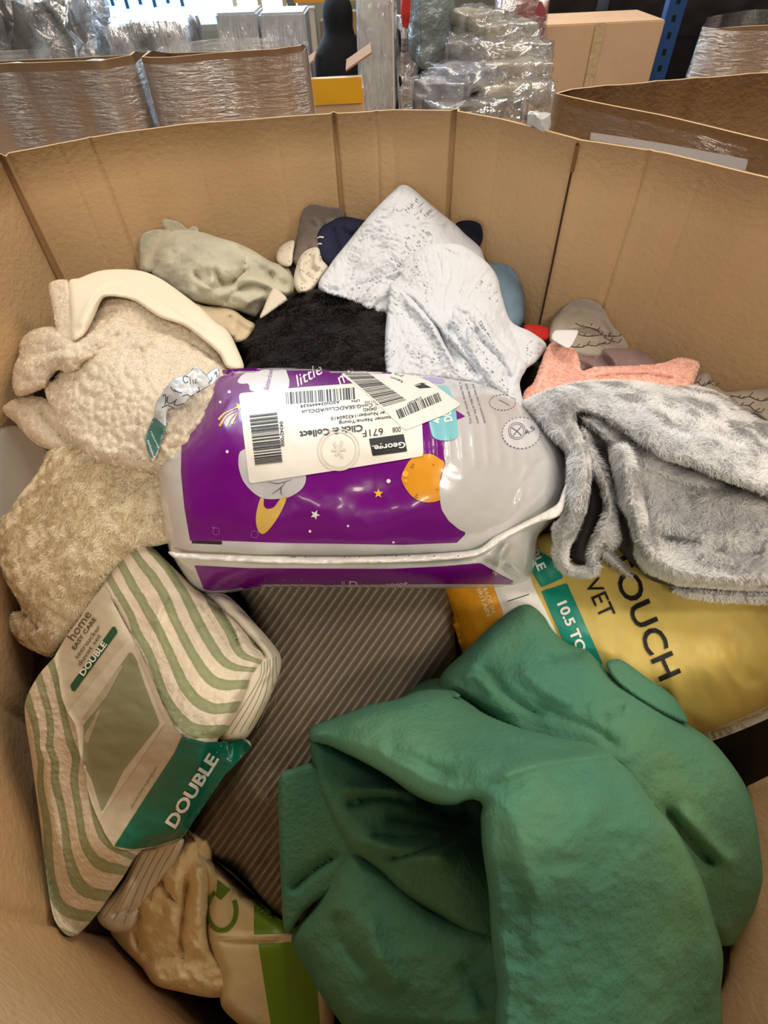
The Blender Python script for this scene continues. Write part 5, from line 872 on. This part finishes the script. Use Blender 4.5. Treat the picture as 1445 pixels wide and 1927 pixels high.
fur = relief('fur_pile', [
    # lowest hem
    lay(d3((510, 1160), (560, 1180), (620, 1250), (700, 1330), (850, 1380), (950, 1395), (1150, 1415), (1445, 1420), (1620, 1420), (1620, 1470), (1445, 1468), (1200, 1460), (1000, 1435), (880, 1390), (740, 1350), (640, 1310), (560, 1250), (510, 1200)), [(1150, 1060, .69), (1250, 1105, .67), (1440, 1125, .67), (1200, 1090, .68), (1350, 1125, .67)], T=.015, R=9, sp=3.5, thick=.02, noise=fn),
    # inner big lobe
    lay(d3((560, 600), (640, 570), (760, 640), (900, 720), (1080, 790), (1280, 840), (1445, 900), (1620, 960), (1620, 1400), (1445, 1402), (1250, 1390), (1050, 1375), (940, 1365), (850, 1330), (760, 1290), (715, 1230), (700, 1180), (690, 1120), (660, 1000), (600, 900), (580, 760)), E1, T=.03, R=24, sp=3.5, thick=.03, noise=fn,
        folds=[('ridge', d3((640, 620), (660, 780), (700, 960), (740, 1100), (800, 1200), (950, 1290), (1200, 1330), (1600, 1330)), .028, 18, 'open'), ('crease', d3((715, 700), (745, 850), (770, 1000), (800, 1080), (900, 1110), (1100, 1150)), .022, 9), ('crease', d3((990, 850), (1010, 950), (960, 1040)), .008, 9), ('crease', d3((1100, 1150), (1250, 1190), (1445, 1180)), .014, 8), ('ridge', d3((1000, 880), (1200, 900), (1445, 960)), .012, 26)]),
    # upper strip behind top fold
    lay(d3((400, 440), (480, 440), (640, 520), (850, 640), (1000, 730), (1200, 800), (1130, 830), (950, 790), (800, 740), (700, 680), (600, 600), (480, 500)), [(1100, 790, .69), (1200, 850, .675), (1300, 890, .68), (1350, 910, .68)], T=.015, R=12, sp=3.5, thick=.02, noise=fn),
    # middle strip with the U shaped turn
    lay(d3((395, 500), (430, 500), (480, 620), (540, 740), (572, 860), (590, 1000), (610, 1130), (560, 1180), (520, 1150), (490, 1230), (480, 1290), (430, 1320), (430, 1270), (445, 1150), (500, 1040), (535, 940), (510, 820), (440, 700)), [(1105, 815, .69), (1140, 900, .67), (1150, 1000, .66), (1110, 1060, .665), (1120, 1030, .66)], T=.018, R=10, sp=3.2, thick=.02, noise=fn),
    # the left strip down from the fold
    lay(d3((75, 365), (160, 310), (300, 270), (400, 300), (390, 380), (360, 400), (365, 480), (400, 560), (430, 640), (442, 760), (430, 880), (400, 1000), (360, 1090), (320, 1170), (330, 1260), (440, 1275), (500, 1240), (490, 1300), (440, 1325), (340, 1318), (270, 1270), (245, 1200), (250, 1120), (245, 1050), (290, 1000), (330, 720), (310, 620), (250, 560), (170, 470)),
        [(990, 765, .76), (1060, 760, .68), (1100, 900, .62), (1070, 960, .62), (1045, 1050, .64), (1100, 1075, .65), (1050, 800, .68), (1090, 830, .645)], T=.03, R=20, sp=3.2, thick=.03, noise=fn, folds=[('crease', d3((300, 350), (290, 460), (340, 560), (390, 680)), .008, 9), ('ridge', d3((380, 380), (370, 480), (420, 620), (435, 760), (410, 960), (330, 1130)), .008, 8)]),
    # the top fold
    lay(d3((75, 365), (200, 290), (360, 245), (560, 232), (760, 240), (960, 250), (1120, 285), (1250, 350), (1380, 440), (1600, 560), (1640, 900), (1500, 905), (1445, 868), (1300, 810), (1160, 760), (1000, 700), (850, 650), (760, 590), (700, 550), (600, 480), (540, 440), (450, 410), (375, 378), (330, 420), (220, 420)),
        [(1000, 762, .76), (1080, 725, .80), (1260, 728, .84), (1340, 745, .82), (1420, 790, .80), (1490, 830, .76), (1090, 770, .68), (1150, 805, .64), (1245, 855, .62), (1340, 880, .61), (1445, 925, .60), (1300, 800, .67), (1200, 770, .70), (1400, 850, .65)], T=.03, R=20, sp=3.5, thick=.03, noise=fn, sharp=(),
        folds=[('crease', d3((840, 470), (960, 520), (1150, 530), (1290, 570), (1445, 610)), .014, 12), ('ridge', d3((700, 400), (860, 500), (1000, 560), (1200, 580), (1400, 640)), .012, 22), ('crease', d3((1200, 420), (1350, 480), (1500, 540)), .008, 12), ('crease', d3((380, 330), (480, 400), (640, 500), (800, 560)), .006, 12)]),
    ], FUR, thr)

# ---- green fleece blanket
GB = mat('green_fleece', (96, 134, 92), .95, sheen=.3, sheen_tint=lin((130, 180, 140)), rgb2=(72, 124, 102), vscale=4, vdet=12, contrast=(.35, .68), bumps=[('noise', 200, .7, .003), ('noise', 40, .3, .006)])
tag(relief('green_blanket', [
    # dark flap at the far left
    lay(d5((40, 520), (90, 495), (135, 485), (260, 560), (300, 700), (260, 800), (120, 900), (65, 975), (50, 950), (45, 850), (38, 700)), [(526, 1470, .585), (590, 1450, .59), (540, 1750, .60), (650, 1600, .58), (580, 1600, .59)], T=.012, R=10, sp=5, thick=.02, folds=[('crease', d5((60, 860), (140, 790), (220, 740)), .012, 8)]),
    # lower left lobe
    lay(d5((230, 720), (330, 760), (460, 880), (560, 930), (700, 980), (760, 1260), (260, 1260), (180, 1180), (120, 1085), (74, 1000), (90, 950), (150, 880)), [(650, 1600, .57), (560, 1775, .585), (640, 1900, .55), (700, 1750, .53), (850, 1780, .52), (900, 1900, .50), (760, 1650, .56)], T=.05, R=45, sp=5, thick=.06,
        folds=[('crease', d5((200, 900), (220, 1000), (300, 1100)), .010, 16), ('ridge', d5((300, 900), (310, 1020), (400, 1150)), .010, 22), ('crease', d5((560, 1050), (600, 1120), (640, 1200)), .006, 14)], noise=[(.003, 60, 60, 0, 2)]),
    # inner pocket
    lay(d5((128, 410), (220, 440), (420, 540), (700, 560), (760, 900), (680, 1010), (600, 990), (500, 930), (400, 870), (330, 800), (240, 730), (200, 670), (160, 600), (140, 550)), [(590, 1400, .57), (600, 1480, .56), (650, 1600, .54), (720, 1500, .56), (800, 1560, .55), (860, 1600, .53), (800, 1700, .52), (930, 1740, .51), (900, 1550, .60)], T=.04, R=24, sp=4, thick=.04, off=.02,
        folds=[('crease', d5((220, 610), (320, 580), (440, 600)), .012, 8), ('crease', d5((330, 760), (440, 740), (560, 700)), .012, 7), ('ridge', d5((200, 560), (330, 560), (420, 570)), .010, 12), ('crease', d5((280, 690), (400, 700), (520, 690)), .010, 7), ('ridge', d5((240, 680), (380, 730), (560, 760)), .014, 22), ('crease', d5((420, 560), (540, 640), (620, 640)), .03, 22), ('crease', d5((330, 640), (480, 660), (600, 690)), .012, 14)]),
    # back lobe, right
    lay(d5((980, 195), (1020, 185), (1100, 240), (1170, 290), (1205, 340), (1212, 368), (1160, 350), (1060, 290), (1000, 240)), [(1120, 1240, .60), (1200, 1270, .60), (1290, 1345, .595), (1250, 1330, .58)], T=.012, R=9, sp=3.5, thick=.02),
    lay(d5((720, 35), (760, 28), (800, 60), (825, 100), (870, 140), (925, 160), (1000, 235), (1100, 300), (1210, 370), (1290, 425), (1370, 530), (1405, 620), (1425, 750), (1428, 830), (1390, 940), (1320, 1010), (1150, 900), (850, 560), (600, 330), (500, 290), (498, 245), (520, 210), (570, 165), (640, 95)),
        [(985, 1140, .64), (1060, 1210, .61), (830, 1290, .62), (900, 1220, .62), (1000, 1300, .56), (1100, 1300, .56), (1290, 1360, .575), (1200, 1400, .52), (1340, 1400, .57), (1430, 1600, .57), (1300, 1550, .52), (1400, 1730, .58), (1050, 1400, .54)], T=.045, R=36, sp=4.5, thick=.06, sharp=(), noise=[(.003, 50, 50, 0, 5)],
        folds=[('crease', d5((800, 185), (860, 170), (925, 165)), .010, 9), ('crease', d5((590, 210), (640, 220), (690, 280), (760, 330), (820, 350)), .010, 9), ('ridge', d5((560, 250), (600, 230), (660, 290)), .008, 10), ('crease', d5((740, 290), (830, 340), (950, 390), (1040, 460)), .007, 12), ('ridge', d5((720, 190), (790, 260), (900, 320)), .006, 16), ('crease', d5((1130, 590), (1220, 700), (1300, 790)), .016, 12), ('ridge', d5((1180, 600), (1280, 720), (1370, 790)), .012, 16), ('crease', d5((960, 360), (1010, 330), (1040, 320)), .006, 8)]),
    lay(d5((380, 303), (420, 268), (460, 245), (505, 240), (520, 262), (560, 290), (500, 300), (430, 300)), [(760, 1310, .61), (830, 1285, .61), (800, 1300, .60)], T=.008, R=8, sp=3.5, thick=.015, off=.05),
    # central fold over the top, running down to the bottom
    lay(d5((128, 420), (128, 385), (150, 370), (220, 345), (300, 315), (380, 298), (440, 275), (520, 270), (580, 300), (640, 340), (740, 378), (850, 396), (940, 405), (1010, 440), (1060, 500), (1120, 590), (1200, 690), (1250, 790), (1290, 930), (1315, 1030), (1310, 1130), (1285, 1280), (690, 1280), (665, 1120), (650, 1000), (640, 850), (622, 720), (618, 640), (622, 600), (590, 588), (540, 604), (480, 598), (420, 570), (350, 520), (260, 470), (180, 435)),
        [(590, 1385, .555), (640, 1370, .545), (790, 1300, .575), (890, 1325, .57), (1050, 1380, .535), (1150, 1410, .525), (700, 1380, .515), (780, 1430, .475), (900, 1430, .46), (900, 1500, .435), (1000, 1450, .44), (1060, 1500, .425), (1000, 1650, .405), (950, 1750, .41), (960, 1900, .40), (1150, 1700, .43), (1250, 1600, .47), (1330, 1750, .50), (1340, 1900, .50), (1150, 1900, .43), (800, 1500, .48), (680, 1430, .52)],
        T=.065, R=24, sp=4, thick=.02, sharp=(), noise=[(.004, 70, 60, 0, 8)],
        folds=[('ridge', d5((630, 540), (760, 490), (900, 465), (1020, 455)), .010, 12), ('ridge', d5((640, 545), (720, 680), (770, 850), (800, 1100), (805, 1240)), .005, 26), ('crease', d5((140, 400), (180, 430), (260, 460)), .006, 6), ('ridge', d5((180, 400), (330, 450), (480, 540), (600, 570)), .006, 14), ('crease', d5((1100, 560), (1200, 700), (1260, 830)), .008, 14), ('crease', d5((320, 440), (420, 470), (560, 530)), .006, 16), ('ridge', d5((1020, 470), (1100, 640), (1150, 900)), .006, 26)]),
    ], GB), 'green fleece blanket draped in deep folds across the lower right foreground', 'blanket')
# bent board flap in the lower right corner
tag(relief('cardboard_flap', lay([(1405, 1480), (1450, 1458), (1560, 1420), (1600, 2000), (1380, 2000), (1330, 1900), (1362, 1850), (1385, 1700), (1400, 1600)], [(1400, 1480, .70), (1445, 1470, .68), (1380, 1900, .62), (1500, 1900, .58), (1500, 1500, .66)], T=.002, R=4, sp=9, thick=.008, sharp=(0, 1, 2, 3, 4, 5), smooth=4), CARD), 'bent brown cardboard flap in the lower right corner beside the green blanket', 'flap')

# ---- soft pile standing on the fur pieces
def strands(name, o, parent, count, length, width, m, seed=1, lift=.45, cell=.02, droop=.5, facing=None):
    """fine hairs rooted on a fur surface, combed along a slowly turning direction"""
    r = np.random.RandomState(seed); me = o.data; nf = len(me.polygons); org = np.array(o['_o'])
    ar = np.empty(nf); me.polygons.foreach_get('area', ar); co = np.empty(len(me.vertices)*3); me.vertices.foreach_get('co', co); co = co.reshape(-1, 3)+org
    me.calc_loop_triangles() if hasattr(me, 'calc_loop_triangles') else None
    tri = np.array([t.vertices[:] for t in me.loop_triangles]); A, B, C = co[tri[:, 0]], co[tri[:, 1]], co[tri[:, 2]]
    cr_ = np.cross(B-A, C-A); ta = np.linalg.norm(cr_, axis=1)/2; n = cr_/(2*ta[:, None]+1e-12)
    vw = np.array([0, 0, H])-(A+B+C)/3; vw /= np.linalg.norm(vw, axis=1)[:, None]
    keep = (n*vw).sum(1) > -.35; p = np.where(keep, ta, 0); p /= p.sum()        # the upper side of the pile
    idx = r.choice(len(tri), count, p=p); u = r.rand(count); v = r.rand(count); f = u+v > 1; u[f] = 1-u[f]; v[f] = 1-v[f]
    P = A[idx]+(B-A)[idx]*u[:, None]+(C-A)[idx]*v[:, None]; N_ = n[idx]
    q = P/cell; fl = np.stack([vnoise(q[:, 0], q[:, 1]+q[:, 2], 1.), vnoise(q[:, 0], q[:, 1]+q[:, 2], 2.), vnoise(q[:, 1], q[:, 2], 3.)], -1)*2.2+np.array([.25, -.35, -.5])+r.randn(count, 3)*.22
    fl -= (fl*N_).sum(1)[:, None]*N_; fl /= np.linalg.norm(fl, axis=1)[:, None]+1e-9
    L = length*(.55+.7*r.rand(count))[:, None]; sd_ = np.cross(fl, N_); W = width*(.6+.7*r.rand(count))[:, None]*.5
    m1 = P+(N_*lift+fl*(1-lift))*L*.5; tp_ = m1+(N_*lift*droop+fl)*L*.5
    V = np.stack([P-sd_*W-N_*.0006, P+sd_*W-N_*.0006, m1-sd_*W*.8, m1+sd_*W*.8, tp_], 1).reshape(-1, 3); b = np.arange(count)*5
    rnd = r.rand(count); uv = np.stack([np.repeat(rnd, 5), np.tile([0, 0, .5, .5, 1.], count)], -1)
    Q4 = np.stack([b, b+1, b+3, b+2], -1); T3 = np.stack([b+2, b+3, b+4], -1); o2 = np.array(parent['_o'])
    me2 = bpy.data.meshes.new(name); vo = V.mean(0); me2.vertices.add(len(V)); me2.vertices.foreach_set('co', (V-vo).ravel())
    lv = np.concatenate([Q4.ravel(), T3.ravel()]); me2.loops.add(len(lv)); me2.loops.foreach_set('vertex_index', lv)
    me2.polygons.add(2*count); st_ = np.concatenate([np.arange(count)*4, count*4+np.arange(count)*3]); me2.polygons.foreach_set('loop_start', st_)
    me2.materials.append(m); ul = me2.uv_layers.new(name='UVMap'); ul.data.foreach_set('uv', uv[lv].ravel()); me2.update(calc_edges=True); me2.validate()
    ob = bpy.data.objects.new(name, me2); COL.objects.link(ob); ob.parent = parent; ob.location = Vector(vo)-Vector(parent['_o']); ob['_o'] = list(vo); ob['kind'] = 'stuff'
    return ob
def strandmat(name, root, mid, tip, rough=.6, sheen=.3):
    m = mat(name, mid, rough, sheen=sheen, spec=.3); N = m.node_tree.nodes; Lk = m.node_tree.links
    sp = N.new('ShaderNodeSeparateXYZ'); Lk.new(N['Texture Coordinate'].outputs['UV'], sp.inputs[0])
    r = N.new('ShaderNodeValToRGB'); e = r.color_ramp.elements; e[0].position = 0; e[0].color = lin(root); e[1].position = 1; e[1].color = lin(tip); k = e.new(.45); k.color = lin(mid)
    nz = N.new('ShaderNodeTexNoise'); nz.inputs['Scale'].default_value = 16; Lk.new(N['Texture Coordinate'].outputs['Object'], nz.inputs['Vector'])
    a = N.new('ShaderNodeMath'); a.operation = 'MULTIPLY_ADD'; a.inputs[1].default_value = .6; a.inputs[2].default_value = -.2; Lk.new(nz.outputs['Fac'], a.inputs[0])
    b = N.new('ShaderNodeMath'); b.operation = 'ADD'; Lk.new(sp.outputs[1], b.inputs[0]); Lk.new(a.outputs[0], b.inputs[1]); Lk.new(b.outputs[0], r.inputs['Fac'])
    Lk.new(r.outputs['Color'], N['Principled BSDF'].inputs['Base Color']); return m
TUFT = strandmat('cream_curl', (238, 224, 202), (245, 234, 216), (252, 246, 234), .9, .2)
strands('wool_curls', sh, sh, 80000, .0034, .0009, TUFT, 5, lift=.8, cell=.007, droop=-.6)
strands('teddy_pile', bpy.data.objects['teddy_blanket'], bpy.data.objects['teddy_blanket'], 70000, .006, .0009, strandmat('teddy_curl', (226, 208, 174), (242, 228, 198), (252, 244, 222), .9, .3), 6, lift=.6, cell=.012)
strands('terry_loops', pk, pk, 26000, .0030, .0008, strandmat('pink_loop', (246, 190, 176), (252, 208, 194), (255, 222, 210), .9, .2), 7, lift=.8, cell=.005)
strands('fur_strands', fur, fur, 130000, .0105, .0008, strandmat('grey_fur_strand', (186, 188, 194), (222, 222, 223), (244, 243, 241)), 1)
strands('fur_strands', blk, blk, 30000, .012, .0008, strandmat('black_fur_strand', (8, 7, 7), (18, 14, 13), (40, 30, 26), .7, .1), 2, lift=.5)
